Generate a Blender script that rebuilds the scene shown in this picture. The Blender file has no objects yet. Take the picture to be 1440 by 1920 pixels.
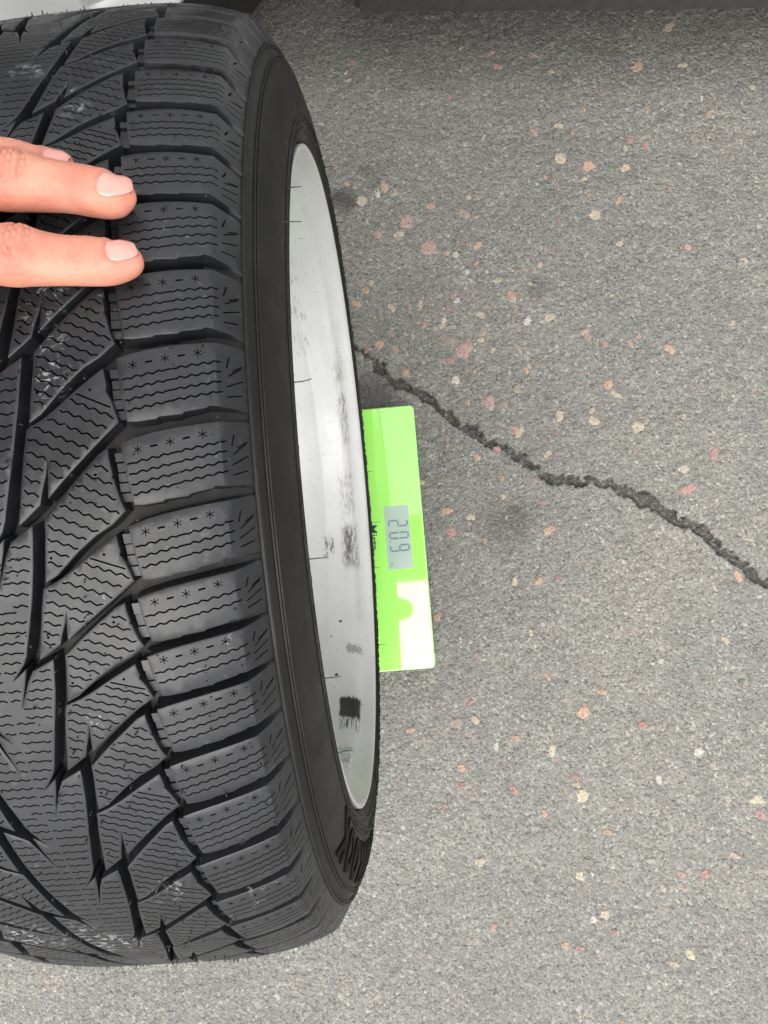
import bpy, bmesh, math, random
import numpy as np
from mathutils import Vector, Matrix, Euler, noise
from mathutils.geometry import delaunay_2d_cdt
random.seed(7); np.random.seed(7)
SC = bpy.context.scene
COL = SC.collection
R2 = math.radians

# ------------------------------------------------------------------ camera
cam = bpy.data.cameras.new('camera'); camo = bpy.data.objects.new('camera', cam); COL.objects.link(camo)
cam.sensor_fit = 'VERTICAL'; cam.sensor_height = 24; cam.lens = 1472.76/1920*24
cam.clip_start = .01; cam.clip_end = 300
camo.location = (.17172, -.10748, .97494)
camo.rotation_euler = (.12392, .05366, -.07675)
SC.camera = camo
# ------------------------------------------------------------------ light: overcast day
SUN_EL, SUN_AZ = R2(62), R2(196)          # azimuth measured from +y clockwise
w = bpy.data.worlds.new('World'); SC.world = w; w.use_nodes = True
nt = w.node_tree; nt.nodes.clear()
sky = nt.nodes.new('ShaderNodeTexSky'); sky.sky_type = 'NISHITA'; sky.sun_disc = False
sky.sun_elevation = SUN_EL; sky.sun_rotation = SUN_AZ; sky.air_density = 1.0; sky.dust_density = 4.0; sky.ozone_density = 1.0
hsv = nt.nodes.new('ShaderNodeHueSaturation'); hsv.inputs['Saturation'].default_value = .18
bg = nt.nodes.new('ShaderNodeBackground'); bg.inputs['Strength'].default_value = .145
wo = nt.nodes.new('ShaderNodeOutputWorld')
cn = nt.nodes.new('ShaderNodeTexNoise'); cn.inputs['Scale'].default_value = 2.2; cn.inputs['Detail'].default_value = 6
ct = nt.nodes.new('ShaderNodeTexCoord'); nt.links.new(ct.outputs['Generated'], cn.inputs['Vector'])
cr_ = nt.nodes.new('ShaderNodeValToRGB'); cr_.color_ramp.elements[0].position = .35; cr_.color_ramp.elements[0].color = (3.6, 3.65, 3.75, 1); cr_.color_ramp.elements[1].position = .65; cr_.color_ramp.elements[1].color = (6.2, 6.15, 6.0, 1)
nt.links.new(cn.outputs[0], cr_.inputs[0])
mx = nt.nodes.new('ShaderNodeMix'); mx.data_type = 'RGBA'; mx.inputs[0].default_value = .75
nt.links.new(sky.outputs[0], hsv.inputs['Color']); nt.links.new(hsv.outputs[0], mx.inputs[6]); nt.links.new(cr_.outputs[0], mx.inputs[7]); nt.links.new(mx.outputs[2], bg.inputs[0]); nt.links.new(bg.outputs[0], wo.inputs[0])
sl = bpy.data.lights.new('sun', 'SUN'); sl.energy = 1.5; sl.angle = R2(64); sl.color = (1, .965, .91)
so = bpy.data.objects.new('sun', sl); COL.objects.link(so)
sd = Vector((math.sin(SUN_AZ)*math.cos(SUN_EL), math.cos(SUN_AZ)*math.cos(SUN_EL), math.sin(SUN_EL)))
so.rotation_euler = sd.to_track_quat('Z', 'Y').to_euler()
SC.view_settings.view_transform = 'Standard'; SC.view_settings.look = 'None'
SC.view_settings.exposure = 1.37; SC.view_settings.gamma = 1; SC.view_settings.use_curve_mapping = False

# ------------------------------------------------------------------ helpers
def tag(o, label=None, cat=None, group=None, kind=None):
    if label: o['label'] = label
    if cat: o['category'] = cat
    if group: o['group'] = group
    if kind: o['kind'] = kind
    return o
def empty(name, loc=(0, 0, 0), rot=(0, 0, 0)):
    o = bpy.data.objects.new(name, None); COL.objects.link(o); o.location = loc; o.rotation_euler = rot
    o.empty_display_size = .05; return o
def mk(name, verts, faces, mat, parent=None, smooth=True, sharp=None, loc=(0, 0, 0), rot=(0, 0, 0)):
    me = bpy.data.meshes.new(name)
    me.from_pydata([tuple(map(float, v)) for v in verts], [], [tuple(map(int, f)) for f in faces]); me.validate(); me.update()
    if mat: me.materials.append(mat)
    if smooth:
        me.polygons.foreach_set('use_smooth', [True]*len(me.polygons))
        if sharp: me.set_sharp_from_angle(angle=R2(sharp))
    o = bpy.data.objects.new(name, me); COL.objects.link(o); o.location = loc; o.rotation_euler = rot
    if parent: o.parent = parent
    return o
def from_bm(name, bm, mat, parent=None, smooth=False, sharp=40, loc=(0, 0, 0), rot=(0, 0, 0)):
    me = bpy.data.meshes.new(name); bmesh.ops.recalc_face_normals(bm, faces=bm.faces); bm.to_mesh(me); bm.free()
    if mat: me.materials.append(mat)
    if smooth:
        me.polygons.foreach_set('use_smooth', [True]*len(me.polygons)); me.set_sharp_from_angle(angle=R2(sharp))
    o = bpy.data.objects.new(name, me); COL.objects.link(o); o.location = loc; o.rotation_euler = rot
    if parent: o.parent = parent
    return o
class N:
    """small node-tree builder"""
    def __init__(s, name, rough=.6, metal=0, spec=.5):
        s.m = bpy.data.materials.new(name); s.m.use_nodes = True; s.t = s.m.node_tree
        s.b = s.t.nodes['Principled BSDF']; s.b.inputs['Roughness'].default_value = rough
        s.b.inputs['Metallic'].default_value = metal; s.b.inputs['Specular IOR Level'].default_value = spec
        s.tc = s.t.nodes.new('ShaderNodeTexCoord'); s.co = s.tc.outputs['Object']
    def n(s, t, ins=None, **kw):
        x = s.t.nodes.new('ShaderNode'+t)
        for k, v in kw.items(): setattr(x, k, v)
        for k, v in (ins or {}).items():
            if isinstance(v, bpy.types.NodeSocket): s.t.links.new(v, x.inputs[k])
            else: x.inputs[k].default_value = v
        return x
    def noise(s, sc, det=4, rough=.6, co=None, dist=0):
        return s.n('TexNoise', {'Vector': co or s.co, 'Scale': sc, 'Detail': det, 'Roughness': rough, 'Distortion': dist}).outputs[0]
    def vor(s, sc, out='Distance', feature='F1', co=None, rnd=1):
        return s.n('TexVoronoi', {'Vector': co or s.co, 'Scale': sc, 'Randomness': rnd}, feature=feature).outputs[out]
    def ramp(s, fac, stops):
        r = s.n('ValToRGB', {'Fac': fac}); e = r.color_ramp.elements
        while len(e) < len(stops): e.new(.5)
        for el, (p, c) in zip(e, stops):
            el.position = p; el.color = (*c, 1) if isinstance(c, tuple) else (c, c, c, 1)
        return r.outputs[0]
    def mix(s, fac, a, b, mode='MIX'):
        x = s.t.nodes.new('ShaderNodeMix'); x.data_type = 'RGBA'; x.blend_type = mode; x.clamp_factor = True
        for i, v in ((0, fac), (6, a), (7, b)):
            if isinstance(v, bpy.types.NodeSocket): s.t.links.new(v, x.inputs[i])
            elif i == 0: x.inputs[0].default_value = v
            else: x.inputs[i].default_value = (*v, 1) if isinstance(v, tuple) else (v, v, v, 1)
        return x.outputs[2]
    def math(s, op, a, b=0, c=None):
        ins = {0: a, 1: b}
        if c is not None: ins[2] = c
        return s.n('Math', ins, operation=op).outputs[0]
    def bump(s, h, strength=.5, dist=.001, prev=None):
        x = s.n('Bump', {'Height': h, 'Strength': strength, 'Distance': dist})
        if prev: s.t.links.new(prev, x.inputs['Normal'])
        return x.outputs[0]
    def set(s, k, v):
        if isinstance(v, bpy.types.NodeSocket): s.t.links.new(v, s.b.inputs[k])
        else: s.b.inputs[k].default_value = (*v, 1) if isinstance(v, tuple) and len(v) == 3 and 'Radius' not in k else v
        return s

# ------------------------------------------------------------------ materials
SCUFFS_AND_SHINE = [((0.0335, 0.0296, 0.6612), 0.009), ((0.0304, 0.0207, 0.6619), 0.01), ((0.0336, 0.006, 0.6624), 0.009), ((0.0333, -0.0048, 0.6625), 0.009), ((0.033, -0.0133, 0.6622), 0.008), ((0.0041, 0.1565, 0.6235), 0.008), ((0.0134, 0.1548, 0.6244), 0.008), ((0.031, 0.1362, 0.6333), 0.008), ((0.0354, 0.1245, 0.6381), 0.009), ((-0.0514, -0.2539, 0.5426), 0.022), ((-0.041, -0.2557, 0.5413), 0.02), ((-0.0169, -0.2577, 0.5397), 0.02), ((-0.0013, -0.2646, 0.531), 0.02), ((-0.0017, -0.2703, 0.5232), 0.018), ((0.0388, -0.2286, 0.5707), 0.014)]
def m_rubber_tread():
    a = N('tread_rubber', .5, 0, .45); sc_ = a.noise(190, 5, .75, dist=1.0)
    d = a.noise(38, 5, .65); f = a.noise(900, 3, .6)
    base = a.ramp(d, [(.3, (.009, .0095, .0112)), (.55, (.014, .0148, .0172)), (.78, (.024, .025, .028))])
    dust = a.ramp(a.noise(260, 2, .5), [(.66, 0.), (.74, 1.)])
    base = a.mix(a.math('MULTIPLY', dust, .20), base, (.13, .13, .13))
    sm = a.ramp(a.noise(23, 6, .75, dist=1.2), [(.645, 0.), (.69, 1.)])
    sm2 = a.ramp(a.noise(320, 3, .7), [(.5, 0.), (.62, 1.)])
    base = a.mix(a.math('MULTIPLY', a.math('MULTIPLY', sm, sm2), .6), base, (.42, .43, .44))
    # chalky scuffs, and pale blobs painting the shine low on the tread
    for (c_, r_) in SCUFFS_AND_SHINE:
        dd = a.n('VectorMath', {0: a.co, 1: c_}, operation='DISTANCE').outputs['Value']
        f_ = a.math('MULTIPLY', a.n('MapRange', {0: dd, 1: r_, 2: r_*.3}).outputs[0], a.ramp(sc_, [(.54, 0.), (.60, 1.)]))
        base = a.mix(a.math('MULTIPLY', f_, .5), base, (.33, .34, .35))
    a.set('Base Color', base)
    a.set('Roughness', a.ramp(a.noise(60, 4), [(.3, .30), (.7, .48)]))
    a.set('Normal', a.bump(f, .12, .0004, a.bump(a.noise(120, 3), .15, .001)))
    return a.m
def m_rubber_side():
    a = N('sidewall_rubber', .5, 0, .24)
    d = a.noise(26, 5, .6)
    base = a.ramp(d, [(.3, (.0085, .0085, .0085)), (.6, (.013, .0128, .0122)), (.8, (.022, .021, .0195))])
    sc = a.ramp(a.noise(70, 6, .8, dist=2.0), [(.66, 0.), (.74, 1.)])
    base = a.mix(a.math('MULTIPLY', sc, .4), base, (.07, .07, .068))
    a.set('Base Color', base); a.set('Roughness', a.ramp(a.noise(40, 4), [(.3, .42), (.7, .62)]))
    a.set('Normal', a.bump(a.noise(500, 3), .1, .0004)); return a.m
def m_plain(name, col, rough=.5, metal=0, nz=60, var=.15, bump=.1, spec=.5, coat=0):
    a = N(name, rough, metal, spec)
    lo = tuple(c*(1-var) for c in col); hi = tuple(min(1, c*(1+var)) for c in col)
    a.set('Base Color', a.ramp(a.noise(nz, 4), [(.3, lo), (.7, hi)]))
    if bump: a.set('Normal', a.bump(a.noise(nz*8, 3), bump, .0004))
    if coat: a.set('Coat Weight', coat); a.set('Coat Roughness', .03)
    return a.m
def m_asphalt():
    a = N('asphalt', .60, 0, .6)
    big = a.noise(3.2, 4, .6); med = a.noise(22, 5, .7)
    warp = a.n('Vector Math' if False else 'VectorMath', {0: a.co, 1: a.n('VectorMath', {0: a.n('TexNoise', {'Vector': a.co, 'Scale': 180.0, 'Detail': 2.0}).outputs[1], 1: (.004, .004, .004)}, operation='MULTIPLY').outputs[0]}, operation='ADD').outputs[0]
    cell = a.vor(330, 'Color', co=warp); sep = a.n('SeparateColor', {0: cell}); cd = a.vor(330, 'Distance', co=warp)
    cell2 = a.vor(700, 'Color', co=warp); sep2 = a.n('SeparateColor', {0: cell2})
    g = a.ramp(sep.outputs[0], [(0., (.115, .112, .104)), (.3, (.17, .166, .155)), (.62, (.215, .210, .196)), (.84, (.27, .263, .245)), (.95, (.40, .385, .355)), (1., (.62, .60, .56))])
    g2 = a.ramp(sep2.outputs[0], [(0., (.07, .068, .063)), (.25, (.15, .147, .137)), (.75, (.23, .225, .21)), (.96, (.34, .33, .31)), (1., (.6, .58, .54))])
    base = a.mix(.5, g, g2); base = a.mix(.22, base, (.20, .196, .183)); base = a.mix(1, base, (.84, .84, .84), 'MULTIPLY')
    pit = a.ramp(a.noise(240, 3, .65), [(.35, 1.), (.44, 0.)])
    base = a.mix(a.math('MULTIPLY', pit, .75), base, (.035, .034, .031))
    red = a.ramp(sep.outputs[1], [(.978, 0.), (.984, 1.)])
    base = a.mix(a.math('MULTIPLY', red, .38), base, (.36, .23, .17))
    tone = a.ramp(big, [(.3, (.86, .88, .86)), (.7, (1.08, 1.06, 1.02))])
    base = a.mix(1, base, tone, 'MULTIPLY')
    tone2 = a.ramp(med, [(.3, .86), (.7, 1.10)])
    base = a.mix(1, base, tone2, 'MULTIPLY')
    # dirt stains, and a dark spot off the scale's far edge, ragged outlines
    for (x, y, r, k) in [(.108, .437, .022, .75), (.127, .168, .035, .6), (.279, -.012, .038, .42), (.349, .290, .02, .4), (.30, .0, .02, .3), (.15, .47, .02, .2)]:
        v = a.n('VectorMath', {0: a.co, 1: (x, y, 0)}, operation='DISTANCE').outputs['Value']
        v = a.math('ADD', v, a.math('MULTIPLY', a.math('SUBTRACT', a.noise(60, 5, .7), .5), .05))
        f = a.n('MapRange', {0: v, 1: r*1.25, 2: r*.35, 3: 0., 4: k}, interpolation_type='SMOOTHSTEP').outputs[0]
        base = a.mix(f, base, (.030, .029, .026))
    # tar and dirt down in the crack: dark wherever the surface lies deep
    z = a.n('SeparateXYZ', {0: a.co}).outputs[2]
    f = a.n('MapRange', {0: z, 1: -.0013, 2: -.0030, 3: 0., 4: .97}).outputs[0]
    f = a.math('MULTIPLY', f, a.ramp(a.noise(210, 3, .7), [(.38, .30), (.46, 1.)]))
    base = a.mix(f, base, (.040, .037, .034))
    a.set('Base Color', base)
    h = a.math('ADD', a.math('MULTIPLY', cd, -.9), a.math('MULTIPLY', a.noise(260, 4, .7), 1.3))
    a.set('Normal', a.bump(h, 1.0, .0015, a.bump(a.noise(900, 2), .4, .0005)))
    return a.m
def m_silver():
    a = N('silver_wheel_paint', .42, .22)
    d = a.noise(14, 5, .6)
    base = a.ramp(d, [(.3, (.47, .475, .47)), (.7, (.56, .565, .555))])
    st = a.n('Mapping', {'Vector': a.co, 'Scale': (1., 1., 1.)}).outputs[0]
    dirt = a.ramp(a.noise(55, 6, .75, dist=.8), [(.62, 0.), (.76, 1.)])
    base = a.mix(a.math('MULTIPLY', dirt, .35), base, (.25, .235, .21))
    sp = a.ramp(a.noise(330, 2, .5), [(.70, 0.), (.73, 1.)])
    base = a.mix(a.math('MULTIPLY', sp, .6), base, (.06, .06, .06))
    # grime, tool marks and old glue, each where it sits on the barrel (v across, angle round)
    xyz = a.n('SeparateXYZ', {0: a.co}); v_ = xyz.outputs[0]
    an = a.math('MODULO', a.math('ADD', a.math('MULTIPLY', a.math('ARCTAN2', xyz.outputs[1], a.math('SUBTRACT', xyz.outputs[2], .33139)), 57.2958), 360.), 360.)
    cv = a.n('CombineXYZ', {0: a.math('MULTIPLY', v_, 300.), 1: a.math('MULTIPLY', an, .28), 2: 0.}).outputs[0]
    streak = a.noise(1.6, 5, .7, co=cv); fine = a.noise(1.0, 5, .75, co=cv)
    wv = a.math('ADD', v_, a.math('MULTIPLY', a.math('SUBTRACT', fine, .5), .006)); wa = a.math('ADD', an, a.math('MULTIPLY', a.math('SUBTRACT', streak, .5), 5.))
    def box(v0, v1, t0, t1, k, lo, hi, col, base, fv=.002, ft=1.2, src=None):
        m = a.n('MapRange', {0: wv, 1: v0-fv, 2: v0+fv}).outputs[0]
        for (val, e0, e1) in ((wv, v1+fv, v1-fv), (wa, t0-ft, t0+ft), (wa, t1+ft, t1-ft)):
            m = a.math('MULTIPLY', m, a.n('MapRange', {0: val, 1: e0, 2: e1}).outputs[0])
        m = a.math('MULTIPLY', m, a.ramp(src or streak, [(lo, 0.), (hi, 1.)]))
        return a.mix(a.math('MULTIPLY', m, k), base, col)
    G_ = (.16, .15, .135)
    base = box(0.0849, 0.1079, 127.3, 209.3, .30, .38, .62, (.40, .385, .35), base)
    base = box(0.0939, 0.1059, 138.3, 143.3, .6, .45, .55, (.22, .19, .13), base, src=fine)
    base = box(0.0959, 0.1034, 146.3, 160.3, .75, .42, .60, G_, base, .0015)
    base = box(0.0879, 0.1019, 168.3, 179.3, .65, .44, .62, G_, base, .0015)
    base = box(0.0869, 0.1029, 182.3, 194.3, .85, .40, .60, (.13, .12, .105), base)
    base = box(0.0899, 0.0964, 183.3, 192.3, .9, .35, .5, (.07, .065, .06), base)
    base = box(0.0669, 0.0779, 185.3, 191.3, .8, .50, .54, (.08, .08, .08), base, .001, .4, fine)
    base = box(0.0881, 0.1027, 216.6, 218.9, .95, .46, .52, (.05, .05, .05), base, .0004, .2, a.noise(9., 2, .5, co=cv))
    base = box(0.0834, 0.1024, 233.3, 240.3, 1., .22, .34, (.022, .022, .020), base, .0008, .5, fine)
    base = box(0.0849, 0.1014, 239.3, 244.8, 1., .50, .56, (.03, .03, .028), base, .0008, .5, a.noise(2.2, 2, .5, co=a.n('CombineXYZ', {0: a.math('MULTIPLY', v_, 900.), 1: a.math('MULTIPLY', an, .12), 2: 3.}).outputs[0]))
    base = box(0.0519, 0.0769, 94.3, 134.3, .5, .55, .58, (.12, .12, .11), base, .001, .5, fine)
    for (v0, t0, r) in ((.0817, 209.5, .0019), (.0786, 226, .0019), (.0683, 227.8, .0016), (.0584, 215.7, .0010), (.0597, 188.3, .0010), (.062, 216.5, .0006), (.072, 214, .0007), (.066, 213, .0005), (.058, 158, .0012), (.064, 145, .0008)):
        c_ = (v0, .2270*math.sin(R2(t0)), .2270*math.cos(R2(t0))+.33139)
        d_ = a.math('ADD', a.n('VectorMath', {0: a.co, 1: c_}, operation='DISTANCE').outputs['Value'], a.math('MULTIPLY', a.math('SUBTRACT', a.noise(600, 2), .5), .003))
        base = a.mix(a.n('MapRange', {0: d_, 1: r*1.2, 2: r*.8}).outputs[0], base, (.03, .03, .03))
    a.set('Base Color', base)
    a.set('Roughness', a.ramp(a.noise(30, 4), [(.3, .36), (.7, .52)]))
    a.set('Normal', a.bump(a.noise(400, 2), .05, .0003)); return a.m
def m_stone(name, c):
    a = N(name, .8, 0, .3)
    base = a.ramp(a.noise(420, 5, .75), [(.28, tuple(x*.45 for x in c)), (.5, c), (.72, tuple(min(1, x*1.45) for x in c))])
    base = a.mix(.30, base, (.21, .20, .185))
    gr = a.ramp(a.noise(330, 4, .75), [(.42, 0.), (.56, 1.)])
    base = a.mix(a.math('MULTIPLY', gr, .45), base, (.165, .160, .147))
    pt = a.ramp(a.noise(460, 3, .6), [(.36, 1.), (.45, 0.)])
    base = a.mix(a.math('MULTIPLY', pt, .6), base, (.05, .042, .035))
    a.set('Base Color', base); a.set('Normal', a.bump(a.noise(500, 4, .7), .8, .0012)); return a.m
def m_skin():
    a = N('skin', .5, 0, .4)
    d = a.noise(70, 5, .65)
    base = a.ramp(d, [(.28, (.50, .175, .125)), (.5, (.58, .245, .17)), (.75, (.64, .31, .22))])
    for (x, y, z, rr, k) in ((.0248, .038, .700, .013, .5), (.052, .036, .700, .008, .25), (.066, .036, .694, .009, .35), (.0209, .071, .700, .013, .5), (.050, .067, .696, .008, .25), (.064, .066, .690, .009, .35), (.004, .085, .695, .012, .45), (.036, .081, .688, .008, .3)):
        dd = a.n('VectorMath', {0: a.co, 1: (x+.5, y-.05, z)}, operation='DISTANCE').outputs['Value']
        dd = a.math('ADD', dd, a.math('MULTIPLY', a.math('SUBTRACT', a.noise(160, 4, .7), .5), .010))
        base = a.mix(a.n('MapRange', {0: dd, 1: rr*1.3, 2: rr*.2, 3: 0., 4: k}, interpolation_type='SMOOTHSTEP').outputs[0], base, (.50, .125, .095))
    fk = a.ramp(a.noise(420, 3, .6), [(.62, 0.), (.70, 1.)]); base = a.mix(a.math('MULTIPLY', fk, .18), base, (.42, .12, .07))
    a.set('Base Color', base)
    a.set('Subsurface Weight', .16); a.set('Subsurface Radius', (1., .35, .2)); a.set('Subsurface Scale', .004)
    h = a.math('ADD', a.noise(900, 3, .7), a.math('MULTIPLY', a.vor(700, 'Distance'), .6))
    a.set('Normal', a.bump(h, .35, .0005)); return a.m
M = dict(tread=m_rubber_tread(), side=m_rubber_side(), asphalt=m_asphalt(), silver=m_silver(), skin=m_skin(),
         letter=m_plain('raised_letter_rubber', (.0035, .0035, .0038), .6, bump=.0, spec=.08),
         hair=m_plain('rubber_hair', (.018, .018, .018), .5, bump=0),
         nail=m_plain('nail', (.62, .29, .25), .2, nz=130, var=.08, bump=.03, coat=.4),
         dark=m_plain('dark_plastic', (.030, .029, .027), .62, nz=90, var=.3, bump=.4),
         black=m_plain('black', (.010, .010, .010), .7, bump=.1),
         lead=m_plain('balance_weight_metal', (.42, .46, .44), .35, .6, nz=120, var=.3),
         residue=m_plain('old_adhesive', (.05, .048, .042), .75, nz=260, var=.4, bump=.5),
         smear=m_plain('grime_smear', (.27, .255, .235), .6, nz=300, var=.45, bump=.2),
         carpaint=m_plain('silver_car_paint', (.56, .57, .57), .34, .25, nz=8, var=.02, bump=0, coat=.6),
         glassdark=m_plain('tinted_glass', (.02, .022, .025), .06, bump=0),
         lcd=m_plain('lcd_glass', (.36, .46, .40), .18, nz=30, var=.05, bump=0),
         digit=m_plain('lcd_segment', (.13, .21, .23), .3, nz=30, bump=0),
         print_=m_plain('dark_green_print', (.012, .07, .05), .35, bump=0),
         sleeve=m_plain('sleeve_cloth', (.03, .035, .05), .9, nz=300, var=.3, bump=.6))
a = N('lime_glass', .05); a.set('Coat IOR', 1.7); a.b.inputs['IOR'].default_value = 1.65; a.set('Base Color', (.33, .80, .13)); a.set('Coat Weight', 1.); a.set('Coat Roughness', .02)
a.set('Base Color', a.ramp(a.noise(9, 3), [(.3, (.32, .78, .12)), (.7, (.36, .84, .145))])); M['lime'] = a.m
a = N('lime_glass_edge', .2); a.set('Base Color', a.ramp(a.noise(30, 3), [(.3, (.30, .72, .20)), (.7, (.40, .82, .28))])); M['limeedge'] = a.m
STC = dict(o=(.52, .33, .22), t=(.50, .42, .31), p=(.42, .25, .21), b=(.31, .245, .20), r=(.44, .21, .19), y=(.56, .49, .35), w=(.60, .57, .52))
for k, c in STC.items(): M['st_'+k] = m_stone('stone_'+{'o': 'orange', 't': 'tan', 'p': 'pink', 'b': 'brown', 'r': 'red', 'y': 'yellow', 'w': 'white'}[k], c)

# ------------------------------------------------------------------ the ground
CRACK = [(0.02, 0.293), (0.053, 0.27), (0.091, 0.244), (0.109, 0.231), (0.13, 0.212), (0.146, 0.192), (0.169, 0.178), (0.194, 0.158), (0.216, 0.139), (0.238, 0.118), (0.26, 0.101), (0.285, 0.087), (0.304, 0.071), (0.322, 0.057), (0.344, 0.043), (0.366, 0.035), (0.386, 0.036), (0.402, 0.032), (0.421, 0.023), (0.446, 0.011), (0.469, -0.007), (0.493, -0.026), (0.517, -0.041), (0.533, -0.062), (0.551, -0.073), (0.565, -0.091), (0.584, -0.11), (0.63, -0.15), (0.72, -0.22)]
CW = [.003, .003, .004, .0052, .005, .006, .0062, .0065, .0065, .007, .0068, .0062, .006, .0058, .0055, .005, .0062, .0062, .008, .009, .0085, .007, .006, .0055, .005, .0065, .006, .005, .004]
def seg_dist(P, poly, wid):
    best = np.full(len(P), 1e9); bw = np.zeros(len(P))
    for (a_, b_, w0, w1) in zip(poly[:-1], poly[1:], wid[:-1], wid[1:]):
        a_ = np.array(a_); d = np.array(b_)-a_; t = np.clip(((P-a_)@d)/(d@d), 0, 1)
        q = np.linalg.norm(P-(a_+t[:, None]*d), axis=1); m = q < best
        best[m] = q[m]; bw[m] = (w0+(w1-w0)*t)[m]
    return best, bw
def vnoise(x, y, s, seed):
    """smooth value noise on arrays"""
    rng = np.random.RandomState(seed); T = rng.rand(257, 257)
    X, Y = x*s+1000, y*s+1000; xi, yi = np.floor(X).astype(int), np.floor(Y).astype(int); fx, fy = X-xi, Y-yi
    fx = fx*fx*(3-2*fx); fy = fy*fy*(3-2*fy); i0, i1, j0, j1 = xi % 257, (xi+1) % 257, yi % 257, (yi+1) % 257
    return (T[i0, j0]*(1-fx)+T[i1, j0]*fx)*(1-fy)+(T[i0, j1]*(1-fx)+T[i1, j1]*fx)*fy
def build_ground():
    x0, x1, y0, y1, st = -.46, .74, -.68, .90, .0021
    nx, ny = int((x1-x0)/st), int((y1-y0)/st)
    xs, ys = np.linspace(x0, x1, nx), np.linspace(y0, y1, ny)
    X, Y = np.meshgrid(xs, ys, indexing='ij'); X = X.ravel(); Y = Y.ravel()
    h = (vnoise(X, Y, 12, 1)-.5)*.0016+(vnoise(X, Y, 60, 2)-.5)*.0010+(vnoise(X, Y, 170, 3)-.5)*.0016+(vnoise(X, Y, 330, 5)-.5)*.0016
    P = np.stack([X+(vnoise(X, Y, 90, 8)-.5)*.009, Y+(vnoise(X, Y, 90, 9)-.5)*.009], 1)
    P += np.stack([(vnoise(X, Y, 260, 18)-.5)*.004, (vnoise(X, Y, 260, 19)-.5)*.004], 1)
    m = (X > 0) & (np.abs(Y-.05) < .32); d = np.full(len(X), 1.); w_ = np.zeros(len(X))
    d[m], w_[m] = seg_dist(P[m], CRACK, CW)
    w_ = np.maximum(w_*(.60+.70*vnoise(X, Y, 55, 6)), 1e-4)
    t = np.clip((w_-d)/(w_*.30), 0, 1); dep = t*t*(3-2*t)*(.0065+.002*vnoise(X, Y, 300, 7)) - np.where(t > .9, 1, 0)*.0035*(vnoise(X, Y, 110, 11) > .52)
    rim = np.exp(-((d-w_*1.15)/.003)**2)*.0006*(w_ > .001)
    h = h-np.maximum(dep, 0)+rim
    e = np.minimum.reduce([X-x0, x1-X, Y-y0, y1-Y]); h *= np.clip(e/.02, 0, 1)
    I = np.arange(nx*ny).reshape(nx, ny)
    F = np.stack([I[:-1, :-1], I[1:, :-1], I[1:, 1:], I[:-1, 1:]], -1).reshape(-1, 4)
    V = np.stack([X, Y, h], 1)
    # flat sheet all round, sharing the patch's corner heights
    B = 60.; c = [x0, x1]; ext = [-B, x0, x1, B]; eyt = [-B, y0, y1, B]; base = len(V)
    EV = np.array([(x, y, 0) for x in ext for y in eyt]); V = np.vstack([V, EV]); EF = []
    for i in range(3):
        for j in range(3):
            if i == 1 and j == 1: continue
            EF.append([base+i*4+j, base+(i+1)*4+j, base+(i+1)*4+j+1, base+i*4+j+1])
    F = np.vstack([F, np.array(EF)])
    me = bpy.data.meshes.new('ground'); me.vertices.add(len(V)); me.vertices.foreach_set('co', V.ravel())
    me.loops.add(F.size); me.loops.foreach_set('vertex_index', F.ravel().astype(np.int32))
    me.polygons.add(len(F)); me.polygons.foreach_set('loop_start', np.arange(0, F.size, 4, dtype=np.int32))
    me.update(calc_edges=True); me.polygons.foreach_set('use_smooth', np.ones(len(F), bool))
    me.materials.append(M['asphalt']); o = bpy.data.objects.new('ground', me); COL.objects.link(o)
    return tag(o, 'grey worn asphalt with coloured stones and a long crack', kind='structure')
ground = build_ground()
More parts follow.
